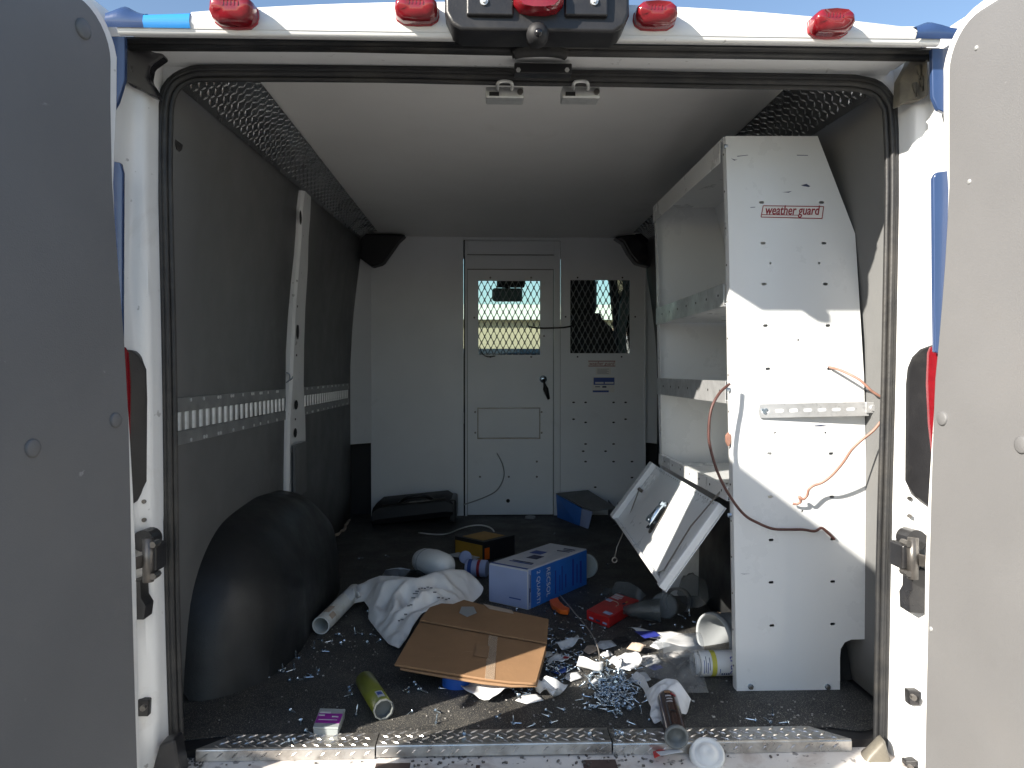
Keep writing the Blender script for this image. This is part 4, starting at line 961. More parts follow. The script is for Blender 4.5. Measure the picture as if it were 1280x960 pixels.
# drop-down door hanging from the lowest shelf
H0, H1 = Vector((.612, YE - .01, .488)), Vector((.632, YS + .05, .468))
F0, F1 = P(768, 648, YE - .01), P(832, 740, YS + .05)
nrm = (H1 - H0).cross(F0 - H0).normalized()
if nrm.x > 0: nrm = -nrm
def dp(u, v, off=0): return H0.lerp(H1, u).lerp(F0.lerp(F1, u), v) + nrm * off
dd = MB().prism([dp(0, 0), dp(1, 0), dp(1, 1), dp(0, 1)], -nrm * .0025).build('drop_door', 'shelf_white', SH)
for q, nm_ in (([dp(0, 0), dp(.052, 0), dp(.052, 1), dp(0, 1)], 1), ([dp(.962, 0), dp(1, 0), dp(1, 1), dp(.962, 1)], 1)):
    MB().prism([p + nrm * .0004 for p in q], nrm * .022).build('door_flange', 'shelf_white', dd, bevel=.003)
MB().prism([dp(.0525, .955, .0004), dp(.9615, .955, .0004), dp(.9615, 1.0, .0004), dp(.0525, 1.0, .0004)], nrm * .010).build('door_flange', 'shelf_white', dd, bevel=.003)
MB().prism([dp(.053, 0, .0004), dp(.9615, 0, .0004), dp(.9615, .045, .0004), dp(.053, .045, .0004)], nrm * .003).build('hinge_strip', 'shelf_white', dd)
mb = MB()
for i in range(30):
    c_ = dp(.08 + i * .029, .028, .0036); mb.cyl(c_, c_ + nrm * .0006, .0022, n=6)
mb.build('hinge_perforation', 'steel_dark', dd)
# folding T handle on the door
lb = MB(); cu_, cv_ = .505, .53
oval = [dp(cu_ + .034 * math.cos(t) + .015 * math.sin(t), cv_ + .215 * math.sin(t), .0006) for t in [2 * math.pi * i / 24 for i in range(24)]]
lb.prism(oval, nrm * .004); lo = lb.build('latch_dish', 'steel_dark', dd, bevel=.0015)
m = MB(); m.tube([dp(cu_ + .012, cv_ + .17, .010), dp(cu_ + .004, cv_ + .06, .018), dp(cu_ - .004, cv_ - .08, .018), dp(cu_ - .012, cv_ - .2, .010)], [.011, .013, .010, .008], 9); m.build('latch_handle', 'zinc', lo, smooth=True)
m = MB(); m.cyl(dp(cu_ - .008, cv_ + .07, .004), dp(cu_ - .008, cv_ + .07, .028), .013, n=12); m.cyl(dp(cu_ - .01, cv_ - .16, .004), dp(cu_ - .01, cv_ - .16, .024), .009, n=10); m.build('latch_barrel', 'zinc', lo)
# stay cables
m = MB(); m.tube([dp(.10, .42, .014), P(778, 668, YE - .16), P(771, 684, YE - .2), P(768.5, 697, YE - .2)], .0021, 5); e = P(768.3, 700, YE - .2)
m.tube([e + Vector((math.cos(t) * .0085, 0, math.sin(t) * .0085)) for t in [2 * math.pi * i / 12 for i in range(13)]], .0028, 5); m.build('stay_cable', 'steel_wire', dd, smooth=True)
m = MB(); m.cyl(dp(.10, .42, 0), dp(.10, .42, .018), .006, n=8); m.build('cable_stud', 'steel_dark', dd)
m = MB(); m.tube([P(909, 604, YS + .10), dp(.955, .35, .035), dp(.90, .87, .008)], .0022, 5); m.tube([dp(.90, .87, .008), dp(.86, .93, .004), dp(.88, .97, .004)], .003, 5); m.build('stay_cable', 'steel_wire', dd, smooth=True)

# ------------------------------------------------------------------ loose wires hanging by the shelving
def wire(name, pts, r, material, label, cat='wire'):
    m = MB(); m.tube(curve(pts, 6), r, 7); return tag(m.build(name, material, smooth=True), label, cat)
yw = YS - .03
w_ = wire('electrical_wire', [P(912, 480, yw), P(899, 492, yw - .02), P(889, 512, yw - .03), P(886, 540, yw - .03), P(888, 560, yw - .03), P(897, 590, yw - .03), P(911, 618, yw - .03), P(930, 643, yw - .02), P(948, 654, yw - .01), P(966, 661, yw), P(985, 662, yw + .01), P(1003, 662, yw + .012), P(1018, 664, yw + .015), P(1027, 660, yw + .018), P(1036, 667, yw + .02), P(1043, 674, yw + .024)], .0036, 'copper_dark', 'long dark red wire looping from the shelf edge down across the white end panel')
yw = YS - .02
wire('electrical_wire', [P(1036, 459, YS - .004), P(1048, 462, yw - .01), P(1062, 468, yw - .03), P(1076, 476, yw - .05), P(1090, 489, yw - .06), P(1103, 497, yw - .06)], .0032, 'copper', 'short copper-coloured wire above the slotted strut on the white end panel')
wire('electrical_wire', [P(1104, 523, yw - .10), P(1092, 538, yw - .09), P(1076, 551, yw - .08), P(1064, 563, yw - .07), P(1054, 578, yw - .055), P(1040, 594, yw - .04), P(1028, 603, yw - .03), P(1017, 607, yw - .022), P(1011, 612, yw - .018), P(1009, 619, yw - .012), P(1004, 624, yw - .01), P(999, 621, yw - .006), P(1001, 627, yw - .002), P(996, 630, yw + .004), P(991, 629.5, yw + .008)], .0034, 'copper', 'curly copper-coloured wire below the slotted strut on the white end panel')
# ------------------------------------------------------------------ things lying on the floor
MATZ = 0.0
def T(name, loc, label, cat, group=None): return thing(name, loc, label, cat, group)
def obox(name, corner, ux, uy, lx_, ly_, h, material, parent, z0=0.0, bevel=.002):
    c = Vector(corner); c.z = z0; ux = Vector(ux).normalized(); uy = Vector(uy).normalized()
    lo = [c, c + ux * lx_, c + ux * lx_ + uy * ly_, c + uy * ly_]
    return MB().hexa(lo, [p + Vector((0, 0, h)) for p in lo]).build(name, material, parent, bevel=bevel)

# large blue and white carton
c = FZ(660, 763); e1 = FZ(611, 752) - c; e2 = FZ(727, 727) - c
ux = e1.normalized(); uy = Vector((-ux.y, ux.x, 0)); uy = uy if uy.dot(e2) > 0 else -uy
W_, D_, H_ = e1.length, .40, .142
bx = T('carton', c, 'large blue and pale lavender carton lying in the middle of the floor', 'box')
obox('box_body', c + ux * .001 + uy * .001, ux, uy, W_ - .002, D_ - .002, H_ - .002, 'box_greywhite', bx, bevel=.003)
up = Vector((0, 0, 1))
def sheet(name, o, a, b, n, material, parent, th=.0008):        # thin printed face on a box
    return MB().prism([o, o + a, o + a + b, o + b], n * th).build(name, material, parent)
fe = sheet('end_print', c + ux * .004 + up * .004, ux * (W_ - .006), up * (H_ - .012), -uy, 'box_lavender', bx)
fs = sheet('side_print', c + uy * .018 + up * .002, uy * (D_ - .022), up * (H_ - .008), -ux, 'box_blue', bx)
sheet('edge_print', c + uy * .002 + up * .003, uy * .014, up * (H_ - .006), -ux, 'box_lavender', bx)
def on_side(y0, z0, rot=True):                                   # text running up the side face
    o = c + uy * y0 + up * z0 - ux * .0014
    return lambda x, y: o + up * (-x) + uy * y
text('2 QUARTI', .03, on_side(.062, .068), 'ink_white', fs, width=.115)
text('RECSOL', .034, on_side(.125, .072), 'ink_white', fs, width=.105)
for y0, z0, l_, wd in ((.17, .06, .085, .007), (.20, .05, .06, .005), (.215, .065, .09, .006), (.24, .05, .05, .007), (.29, .07, .1, .010), (.32, .06, .07, .007), (.345, .06, .085, .012)):
    MB().prism([c + uy * y0 + up * (z0 - l_ / 2) - ux * .001, c + uy * (y0 + wd) + up * (z0 - l_ / 2) - ux * .001, c + uy * (y0 + wd) + up * (z0 + l_ / 2) - ux * .001, c + uy * y0 + up * (z0 + l_ / 2) - ux * .001], -ux * .0005).build('printed_line', 'ink_blue', fs)
for y0, z0, l_, wd in ((.004, .07, .11, .0016), (.008, .05, .05, .003), (.012, .09, .06, .002)):
    MB().prism([c + uy * y0 + up * (z0 - l_ / 2) - ux * .001, c + uy * (y0 + wd) + up * (z0 - l_ / 2) - ux * .001, c + uy * (y0 + wd) + up * (z0 + l_ / 2) - ux * .001, c + uy * y0 + up * (z0 + l_ / 2) - ux * .001], -ux * .0005).build('printed_line', 'ink_dark', bx)
tq = c + up * (H_ - .0005)
sheet('top_edge_print', tq + ux * .006 + uy * .002, ux * (W_ - .012), uy * .010, up, 'label_blue', bx)
for a0, b0, a1, b1, mt in ((.06, .14, .045, .05, 'ink_dark'), (.035, .08, .09, .006, 'ink_dark'), (.03, .065, .10, .006, 'label_blue'), (.02, .30, .055, .006, 'ink_dark'), (.02, .32, .04, .006, 'ink_dark'), (.02, .34, .05, .008, 'ink_dark'), (.09, .21, .05, .045, 'label_blue')):
    sheet('printed_mark', tq + ux * a0 + uy * b0, ux * a1, uy * b1, up, mt, bx)
# dark tape line on the end
sheet('printed_line', c + ux * .03 + up * .03 - uy * .001, ux * .05, up * .004, -uy, 'label_blue', bx, .0004)

# round pale lid behind the carton
q = FZ(735, 727); lid = MB(); ax = Vector((-.35, -1, .12)).normalized(); r_ = .048
lid.lathe(q + Vector((.0, .06, r_ - .001)), ax, [(-.012, r_ * .98), (0, r_), (.004, r_), (.006, r_ * .92), (.005, r_ * .85), (.005, 0)], 32)
tag(lid.build('jar_lid', 'frost_plastic', smooth=True), 'round pale plastic lid standing on edge behind the large blue carton', 'lid')
# small can left of the carton
q = FZ(600, 722); cn = T('paint_can', q, 'small blue and white printed tin squeezed between canvas and large carton', 'can')
ax = Vector((.9, -.25, 0)).normalized(); p0 = q + Vector((-.055, .03, .034))
MB().lathe(p0, ax, [(0, 0), (0, .03), (.002, .034), (.085, .034), (.088, .03), (.088, 0)], 24).build('can_body', 'box_lavender', cn, smooth=False)
for h0, h1, mt in ((.012, .028, 'label_blue'), (.050, .062, 'ink_red')): MB().lathe(p0 + ax * h0, ax, [(0, .0344), (h1 - h0, .0344)], 24).build('printed_band', mt, cn, smooth=True)
MB().lathe(p0 + ax * -.004 + Vector((-.004, .05, .03)), Vector((.3, -1, .1)), [(0, 0), (0, .026), (.012, .026), (.012, 0)], 20).build('can_cap', 'box_lavender', cn)
# flat white card beside the tin
tag(MB().prism([FZ(556, 694, .01), FZ(592, 700, .012), FZ(616, 690, .03), FZ(598, 686, .03)], (0, 0, .0012)).build('paper_card', 'paper_grey'), 'flat pale card leaning by the yellow and black box', 'card')

# yellow and black box
c = FZ(605, 703); e1 = FZ(558, 692) - c; ux = e1.normalized(); uy = Vector((-ux.y, ux.x, 0)); uy = uy if uy.y > 0 else -uy
yb = T('striped_box', c, 'black and yellow cardboard box near the back of the floor', 'box')
W_, D_, H_ = .185, .20, .088
obox('box_body', c, ux, uy, W_, D_, H_, 'black_card', yb)
sheet('end_print', c + ux * .01 + up * .006, ux * (W_ - .016), up * (H_ - .022), -uy, 'yellow_card', yb)
sheet('top_print', c + ux * .025 + uy * .02 + up * (H_ + .0004), ux * (W_ - .055), uy * (D_ - .06), up, 'yellow_card', yb)
sheet('corner_print', c + ux * .0 + uy * .004 + up * .01, uy * .03, up * .05, -ux, 'orange_plastic', yb)
# white cord over it
m = MB(); m.tube(curve([FZ(523, 666, .01), FZ(545, 668, .01), FZ(560, 667, .02), FZ(575, 661, .07), FZ(590, 657, .10), FZ(605, 657, .105), FZ(616, 662, .10), FZ(619, 672, .05), FZ(618, 676, .02)], 6), .0035, 6)
tag(m.build('electrical_wire', 'cable_white', smooth=True), 'thin white wire curling over the black and yellow box', 'wire')

# dark blue carton tipped open at the bulkhead
bb = T('open_carton', FZ(716, 668), 'open dark blue carton with a raised flap at the foot of the partition', 'box')
Yc = 4.18
def q4(px, py, Y): return P(px, py, Y)
A0, A1, A2, A3 = q4(697, 652, 4.34), q4(724, 661, 4.10), q4(727, 635.5, 4.10), q4(695, 618, 4.34)
B1, B2 = q4(734, 663, 4.02), q4(740, 640, 4.02)
th = Vector((.006, .006, 0))
MB().prism([A0, A1, A2, A3], th).build('side_panel', 'box_blue', bb)
MB().prism([A1 + Vector((.001, 0, 0)), B1, B2, A2 + Vector((.001, 0, 0))], th).build('end_panel', 'box_lavender', bb)
top = [A3 + up * .002, B2 + up * .002, q4(771, 636, 4.06), q4(735, 613.5, 4.34)]
tf = MB().prism(top, (0, 0, .005)).build('top_flap', 'card_grey', bb)
MB().prism([q4(770, 637, 4.07), q4(772, 628, 4.12), q4(774, 637, 4.10)], (.003, .003, 0)).build('torn_flap', 'card_grey', bb)
MB().prism([q4(732, 664, 4.06), q4(772, 657, 4.10), q4(772, 650, 4.3), q4(720, 650, 4.34)], (0, 0, .004)).build('bottom_panel', 'card_grey', bb)
MB().prism([q4(772, 655, 4.12), q4(772, 640, 4.12), q4(760, 625, 4.37), q4(760, 648, 4.37)], (.004, 0, 0)).build('side_panel', 'card_grey', bb)
sheet('printed_mark', lerp(top[0], top[1], .55) + Vector((.05, .03, .0055)), Vector((.03, 0, 0)), Vector((.03, .05, 0)), up, 'ink_dark', bb)
sheet('printed_mark', lerp(top[0], top[1], .8) + Vector((.06, .03, .0055)), Vector((.07, 0, 0)), Vector((.01, .03, 0)), up, 'ink_dark', bb)
# black tool bag lying against the bulkhead
tb = T('tool_case', FZ(518, 655), 'black tool case lying on its side at the foot of the pale partition', 'tool case')
mb = MB(); sec = []
for i in range(13):
    t = i / 12; px = lerp(468, 567, t); yb_ = lerp(653, 641, t); yt = lerp(627, 617, t) + (6 if i in (0, 12) else 0)
    a = q4(px, yb_, 4.20); b = q4(px, yt, 4.20); hgt = b.z - a.z; a.z = max(a.z, .004); sec.append([Vector((a.x, 4.12, a.z)), Vector((a.x, 4.09, a.z + hgt * .3)), Vector((a.x, 4.10, a.z + hgt * .8)), Vector((a.x, 4.15, a.z + hgt)), Vector((a.x, 4.33, a.z + hgt * 1.02)), Vector((a.x, 4.37, a.z + hgt * .8)), Vector((a.x, 4.37, a.z))])
mb.grid(sec, closed=True); mb.f.append(list(range(7))); mb.mi.append(0); mb.f.append(list(range(12 * 7, 13 * 7))); mb.mi.append(0)
shade_auto(mb.build('case_body', 'cab_black', tb), 40)
m = MB(); m.tube([q4(478, 632, 4.085), q4(520, 627, 4.085), q4(556, 623, 4.085)], .006, 6); m.build('case_seam', 'cable_white' if False else 'steel_dark', tb, smooth=True)
m = MB(); m.tube(curve([q4(500, 628, 4.10), q4(510, 622, 4.05), q4(530, 620, 4.05), q4(541, 624, 4.10)], 4), .010, 7); m.build('case_handle', 'black_plastic', tb, smooth=True)
MB().bb(q4(562, 640, 4.2).x, q4(571, 640, 4.2).x, 4.12, 4.36, .02, .14).build('case_end', 'black_plastic', tb, bevel=.012)
# torn foot and disc at the bulkhead base
tag(MB().lathe(FZ(663, 648, .002) , (0, 0, 1), [(0, .03), (.012, .03), (.014, .024), (.014, 0)], 16).build('rubber_disc', 'mesh_grey', smooth=False), 'small grey disc on the floor below the partition door', 'disc')

# white canvas bag with a stitched seam
def zz(pts): return [FZ(x, y, z) for x, y, z in pts]
cb = T('canvas_bag', FZ(520, 775), 'crumpled off-white canvas drop cloth with a dark stitched seam', 'drop cloth')
ol = zz([(429, 744, .01), (447, 736, .04), (462, 723, .09), (475, 719, .11), (498, 720, .12), (522, 722, .13), (540, 716, .13), (560, 711, .13), (580, 712, .11), (594, 722, .08), (605, 735, .05), (602, 744, .03), (589, 756, .02), (575, 752, .06), (556, 760, .07), (540, 762, .075), (528, 766, .07), (516, 782, .05), (510, 797, .02), (499, 811, .01), (486, 806, .005), (473, 791, .005), (460, 774, .01), (461, 760, .035), (455, 752, .03), (440, 756, .012)])
mb = crumple(ol, .060, .012, .05, 3, .9, 7, .9)
cl = mb.build('cloth', 'canvas', cb, smooth=True, solid=.003, sub=1)
def top_of(o, x, y):
    best = 0
    offx = OFF[o.name]
    for v in o.data.vertices:
        if (v.co.x + offx.x - x) ** 2 + (v.co.y + offx.y - y) ** 2 < .018 ** 2: best = max(best, v.co.z + offx.z)
    return best
mb = MB()
sp = curve([FZ(x, y, .10) for x, y in ((498, 757), (508, 753), (516, 749), (522, 741), (530, 740), (540, 742), (552, 745), (562, 743))], 5)
for i in range(0, len(sp) - 1, 2):
    a = sp[i]; b = sp[i + 1]; za = top_of(cl, a.x, a.y) or .1
    mb.box((.5 * (a.x + b.x), .5 * (a.y + b.y), za + .003), ((b - a).length * .8 + .003, .003, .003))
mb.build('stitched_seam', 'stitch', cb)
# padded white jug-like bundle behind it
mb = MB(); a = q4(529, 701, 2.98); b = q4(566, 712, 2.80); ax = (b - a)
mb.lathe(a - ax.normalized() * .035, ax, [(0, .0), (.006, .025), (.02, .042), (.045, .050), (.07, .051), (.12, .055), (.19, .05), (.22, .03), (.225, 0)], 24)
jug = mb.build('plastic_jug', 'milky_plastic', smooth=True); tag(jug, 'rounded white plastic jug lying behind the canvas cloth', 'jug')
m = MB(); m.lathe(a + ax.normalized() * .032, ax, [(0, .0512), (.002, .053), (.004, .0512)], 24); m.build('jug_seam', 'mesh_grey', jug, smooth=True)
tag(crumple(zz([(477, 721, .03), (482, 712, .08), (500, 709, .09), (513, 711, .08), (508, 720, .05), (490, 724, .03)]), .03, .012, .03, 9, .6, 16).build('tissue', 'paper_grey', smooth=True, solid=.002), 'small grey-white crumpled tissue at the back of the canvas cloth', 'tissue')
tag(crumple(zz([(508, 722, .03), (512, 713, .09), (524, 712, .10), (532, 718, .08), (526, 724, .05)]), .03, .012, .03, 4, .6, 16).build('grey_rag', 'bag_grey', smooth=True, solid=.002), 'dark grey rag tucked between the jug and the canvas cloth', 'rag')
# white cardboard pipe
a = FZ(401, 782, .03); b = q4(446, 743, 2.80); b = a + (b - a).normalized() * .36; b.z = .034
pp = T('open_tube', FZ(401, 793), 'pale open-ended tube lying beside the wheel arch', 'tube')
r_ = .028; d = b - a; L_ = d.length
MB().lathe(a, d, [(0, r_ * .86), (0, r_), (L_, r_), (L_, r_ * .86), (.002, r_ * .86)], 28).build('tube_wall', 'pipe_white', pp, smooth=False)
shade_auto(bpy.data.objects['tube_wall'], 40)
mb = MB(); x_, y_ = mb.frame_of(d.normalized())
for k0, k1, t0, t1 in ((.08, .2, .4, 1.0), (.13, .3, 1.2, 1.9)):
    n_ = 6; rows = []
    for i in range(n_ + 1):
        th_ = lerp(t0, t1, i / n_); v = (x_ * math.cos(th_) + y_ * math.sin(th_)) * (r_ + .0007); rows.append([a + d * k0 + v, a + d * k1 + v])
    mb.grid(rows)
mb.build('tube_label', 'paper_brown', pp)
# torn white paper at the tube's far end
tag(crumple(zz([(428, 742, .06), (436, 733, .08), (447, 736, .09), (452, 746, .06), (444, 756, .03), (432, 752, .04)]), .02, .009, .02, 8, .8, 30).build('torn_paper', 'paper', smooth=True, solid=.001), 'torn white paper scrap at the end of the pale tube', 'paper')

# flattened brown cardboard box on the front middle of the floor
kb = T('flattened_carton', FZ(590, 856), 'flattened brown cardboard carton with a strip of clear tape', 'cardboard')
def kz(px, py): return lerp(.045, .085, max(0, min(1, (858 - py) / 100)))
def kp(pts): return [FZ(x, y, kz(x, y)) for x, y in pts]
def kpanel(pts, nm, mt, dz=0.0, sub=0):
    q = kp(pts); return MB().prism([p + Vector((0, 0, dz)) for p in q], (0, 0, .006)).build(nm, mt, kb, bevel=.0015)
kpanel([(524, 780), (560, 786.5), (600, 794), (632, 800), (683, 809), (677, 832), (670, 857), (636, 855), (602, 850.5), (550, 842), (493, 833), (508, 806)], 'main_panel', 'kraft')
kpanel([(537, 762), (552, 757), (566, 758), (580, 752.5), (604, 759), (640, 767), (664, 772), (686, 777), (683.4, 807), (632, 798), (600, 792), (560, 784.7), (524.5, 778)], 'flap', 'kraft', .002)
kpanel([(527, 783), (560, 789), (600, 796.5), (632, 802.5), (683, 812), (671, 855), (640, 855.5), (602, 851.5), (550, 843), (500, 834)], 'inner_panel', 'kraft_dark', -.0085)
kpanel([(530, 776), (560, 764), (600, 768), (640, 775), (684, 784), (682, 810), (600, 800), (530, 786)], 'inner_panel', 'kraft_dark', -.0085)
MB().prism([p + up * .0072 for p in kp([(611, 797), (622, 799), (618, 853), (606, 851.5)])], (0, 0, .0006)).build('tape_strip', 'clear_tape', kb)
MB().prism([p + up * .0074 for p in kp([(596, 808), (612, 811), (610, 826), (592, 823)])], (0, 0, .0004)).build('tear_mark', 'kraft_dark', kb)
MB().prism([p + up * .0092 for p in kp([(577, 762), (592, 762), (596, 770), (584, 775), (574, 770)])], (0, 0, .0004)).build('scuff', 'mesh_grey', kb)
MB().prism([p + up * .0092 for p in kp([(604, 758.5), (640, 766.5), (642, 771), (612, 765)])], (0, 0, .0006)).build('paper_strip', 'paper_brown', kb)
# what props the carton up: a low crushed box under it
MB().prism([FZ(x, y, 0.002) for x, y in ((545, 800), (660, 815), (655, 838), (560, 830))], (0, 0, .030)).build('under_fold', 'kraft_dark', kb)

# blue tape roll under the carton
q = FZ(571, 862); m = MB(); r_ = .040
m.lathe(q + Vector((0, .035, 0)), (0, 0, 1), [(0, r_ * .72), (0, r_), (.030, r_), (.030, r_ * .72), (0, r_ * .72)], 28)
o = m.build('tape_roll', 'blue_tape'); shade_auto(o, 40); tag(o, 'blue roll of masking tape peeking out from under the brown carton', 'tape')

# papers
def paper(pts, label, material='paper', curl=.012, name='paper_sheet', seed=0, n=6):
    q = [FZ(*p) for p in pts]; rows = []
    for i in range(n + 1):
        row = []
        for j in range(n + 1):
            u, v = i / n, j / n; p = q[0].lerp(q[1], u).lerp(q[3].lerp(q[2], u), v)
            p = p + Vector((0, 0, curl * (noise.noise(Vector((u * 2.2 + seed, v * 2.2, seed))) + .3 * (abs(u - .5) + abs(v - .5))) + .002)); p.z = max(p.z, .002); row.append(p)
        rows.append(row)
    o = MB().grid(rows).build(name, material, smooth=True, solid=.0006); return tag(o, label, 'paper')
paper([(576, 861, .012), (611, 880, .004), (640, 862, .02), (604, 848, .012)], 'white paper scrap poking out under the front edge of the brown carton', seed=1, curl=.02)
paper([(667, 862, .01), (691, 874, .012), (710, 864, .01), (683, 848, .045)], 'creased grey-white paper to the right of the brown carton', seed=2, curl=.03)
paper([(724, 822, .045), (754, 830, .04), (754, 842, .005), (720, 835, .008)], 'white folded card standing brightly lit beside the screw heap', seed=3, curl=.008)
paper([(692, 809, .01), (708, 812, .004), (731, 802, .012), (722, 798, .02)], 'blue-grey printed label curling behind the screw heap', 'paper_grey', seed=4, curl=.02)
lb = paper([(682, 828, .006), (704, 830, .004), (716, 822, .01), (696, 818, .012)], 'small printed label with a red mark right of the brown carton', 'paper_grey', seed=5, curl=.012)
MB().prism([FZ(703, 822.5, .016), FZ(709, 823.5, .016), FZ(712, 821.5, .016), (FZ(706, 820, .017))], (0, 0, .0004)).build('printed_mark', 'ink_red', lb)
en = paper([(785, 787, .008), (812, 800, .004), (868, 812, .006), (866, 797, .02)], 'white and blue envelope lying in front of the translucent bucket', seed=6, curl=.014)
MB().prism([FZ(x, y, .022) for x, y in ((793, 789), (818, 789), (826, 795), (806, 798))], (0, 0, .0005)).build('printed_panel', 'ink_blue', en)
paper([(760, 827, .02), (776, 838, .004), (777, 828, .03), (768, 822, .03)], 'white card corner with a red stripe at the top of the screw heap', seed=7, curl=.01)
tag(crumple(zz([(768, 832, .005), (772, 820, .02), (784, 816, .03), (797, 813, .04), (803, 822, .03), (800, 832, .01), (788, 838, .005), (776, 838, .005)]), .03, .009, .02, 12, .9, 40).build('crumpled_paper', 'paper', smooth=True, solid=.001), 'crumpled white paper in the strip of sunlight above the screw heap', 'paper')
tag(crumple(zz([(783, 812, .01), (790, 802, .03), (806, 802, .04), (812, 808, .02), (800, 816, .01)]), .025, .009, .02, 13, .8, 30).build('brown_paper', 'paper_brown', smooth=True, solid=.001), 'crumpled light brown paper below the red box', 'paper')

# red box
c = FZ(761, 786); e1 = FZ(733, 775) - c; e2 = FZ(799, 762) - c
rb = T('red_carton', c, 'flat bright red box with pale lettering right of the large blue carton', 'box')
ux = e1.normalized(); H_ = .034
lo = [c, c + e1, c + e1 + e2 * .97, c + e2]
MB().hexa([p + up * .001 for p in lo], [p + up * H_ for p in lo]).build('box_body', 'red_card', rb, bevel=.003)
tz = up * (H_ + .0004)
def onred(u, v): return c + e1 * u + e2 * v + tz
for u0, u1, v0, v1, mt in ((.10, .42, .10, .20, 'box_lavender'), (.62, .95, .74, .78, 'paper'), (.55, .95, .80, .84, 'paper'), (.60, .98, .87, .93, 'paper'), (.72, .97, .56, .66, 'box_lavender'), (.2, .3, .62, .70, 'ink_dark'), (.22, .27, .72, .78, 'label_yellow')):
    MB().prism([onred(u0, v0), onred(u1, v0), onred(u1, v1), onred(u0, v1)], (0, 0, .0005)).build('printed_mark', mt, rb)
m = MB(); m.tube([onred(.62 + .28 * math.cos(t), .52 + .12 * math.sin(t)) for t in [math.pi * (.1 + i / 9) for i in range(10)]], .0016, 5); m.build('printed_arc', 'paper_brown', rb)
for k in range(3): MB().prism([c + e1 * (.08 + .3 * k) + up * .010 - e2 * .006, c + e1 * (.26 + .3 * k) + up * .010 - e2 * .006, c + e1 * (.26 + .3 * k) + up * .016 - e2 * .006, c + e1 * (.08 + .3 * k) + up * .016 - e2 * .006], e2 * .003).build('printed_mark', 'box_lavender' if k != 1 else 'ink_dark', rb)
# orange plastic clip
tag(MB().prism([FZ(x, y, .004) for x, y in ((687, 755), (697, 751.5), (700, 757), (706, 763), (712, 765), (710, 769), (700, 768), (690, 762))], (0, 0, .016)).build('orange_clip', 'orange_plastic', bevel=.003), 'orange plastic clip beside the corner of the large blue carton', 'clip')
# bent rod
m = MB(); m.tube(curve([FZ(700, 744, .05), FZ(720, 768, .045), FZ(738, 790, .04), FZ(748, 812, .03), FZ(751, 838, .006)], 6), .0022, 6)
tag(m.build('bent_rod', 'steel_wire', smooth=True), 'thin bent steel rod from the blue carton to the screw heap', 'rod')
m = MB(); m.tube([FZ(604, 672, .012), FZ(632, 675, .012)], .003, 5); tag(m.build('thin_stick', 'paper_brown', smooth=True), 'thin brown stick behind the black and yellow box', 'stick')

# translucent deli tub lying with its lid towards the door
dt = T('plastic_jar', FZ(815, 778), 'grey translucent plastic jar with round lid lying under the tilted door', 'jar')
a = FZ(822, 776, .045); ax = Vector((-1, .16, .05)).normalized()
MB().lathe(FZ(826, 775, .042) + Vector((0, .10, 0)), Vector((-1, .22, -.06)), [(-.02, .038), (.03, .032), (.075, .020), (.10, .012), (.10, 0)], 24).build('jar_body', 'bag_grey', dt, smooth=True)
ax2 = Vector((-.25, -1, .35)).normalized(); cc = q4(831, 757, 2.56)
MB().lathe(cc, ax2, [(-.012, .044), (0, .045), (.003, .042), (.002, .036), (.002, 0)], 28).build('jar_lid', 'bag_grey', dt, smooth=True)
# black ring behind
cc = q4(848, 752, 2.66); m = MB(); m.lathe(cc, Vector((-.5, -1, .25)), [(0, .040), (.0, .05), (.03, .05), (.03, .04), (0, .04)], 24); o = m.build('black_ring', 'black_plastic'); shade_auto(o, 40); tag(o, 'black plastic ring standing behind the translucent jar lid', 'ring')
# film bags
tag(crumple(zz([(752, 745, .01), (756, 734, .05), (770, 724, .08), (786, 726, .08), (800, 733, .07), (808, 744, .04), (798, 756, .01), (780, 752, .01), (765, 750, .005)]), .06, .014, .03, 21, .8, 16).build('film_bag', 'bag_grey', smooth=True), 'dull grey crumpled plastic film behind the red box', 'plastic bag')
tag(crumple(zz([(846, 742, .05), (852, 722, .09), (866, 716, .12), (882, 724, .12), (890, 745, .08), (886, 760, .03), (868, 762, .02), (854, 756, .02)]), .08, .014, .03, 22, .8, 14).build('film_bag', 'bag_grey', smooth=True), 'dark crumpled plastic film in the shadow under the lowest shelf', 'plastic bag')
tag(crumple(zz([(792, 836, .005), (806, 824, .02), (822, 817, .03), (840, 815, .03), (868, 818, .02), (880, 846, .01), (886, 866, .003), (860, 866, .003), (836, 852, .004), (812, 846, .004)]), .06, .010, .03, 23, .9, 24).build('clear_bag', 'bag_clear', smooth=True), 'clear torn plastic bag lying in front of the bucket and can', 'plastic bag')
q = FZ(850, 829); cu = MB(); ax = Vector((1, .05, .02))
cu.lathe(q + Vector((-.05, .03, .035)), ax, [(0, .030), (0, .032), (.115, .037), (.118, .037), (.118, .034)], 24); tag(cu.build('clear_cup', 'clear_plastic', smooth=True), 'clear plastic cup on its side left of the printed can', 'cup')
# bucket
bk = T('bucket', FZ(900, 828), 'translucent white plastic bucket on its side with its open mouth facing left', 'bucket')
cc = FZ(893, 825, 0); cc = Vector((.640, 2.20, .070)); cc = P(892, 798, 2.235); ax = Vector((.90, .42, .0)).normalized(); r_ = .068
bd = MB().lathe(cc, ax, [(0, r_), (-.004, r_ + .002), (-.004, r_ + .006), (.014, r_ + .007), (.016, r_ + .001), (.022, r_), (.10, r_ * .93), (.17, r_ * .86), (.172, 0), (.168, 0), (.166, r_ * .82), (.02, r_ * .95), (0, r_)], 36).build('bucket_wall', 'bucket_plastic', bk, smooth=True)
m = MB(); m.tube([cc + ax * .168 + Vector((0, -.015, z)) for z in (-.02, .02)], .012, 6); m.build('inner_mark', 'bag_white', bk)
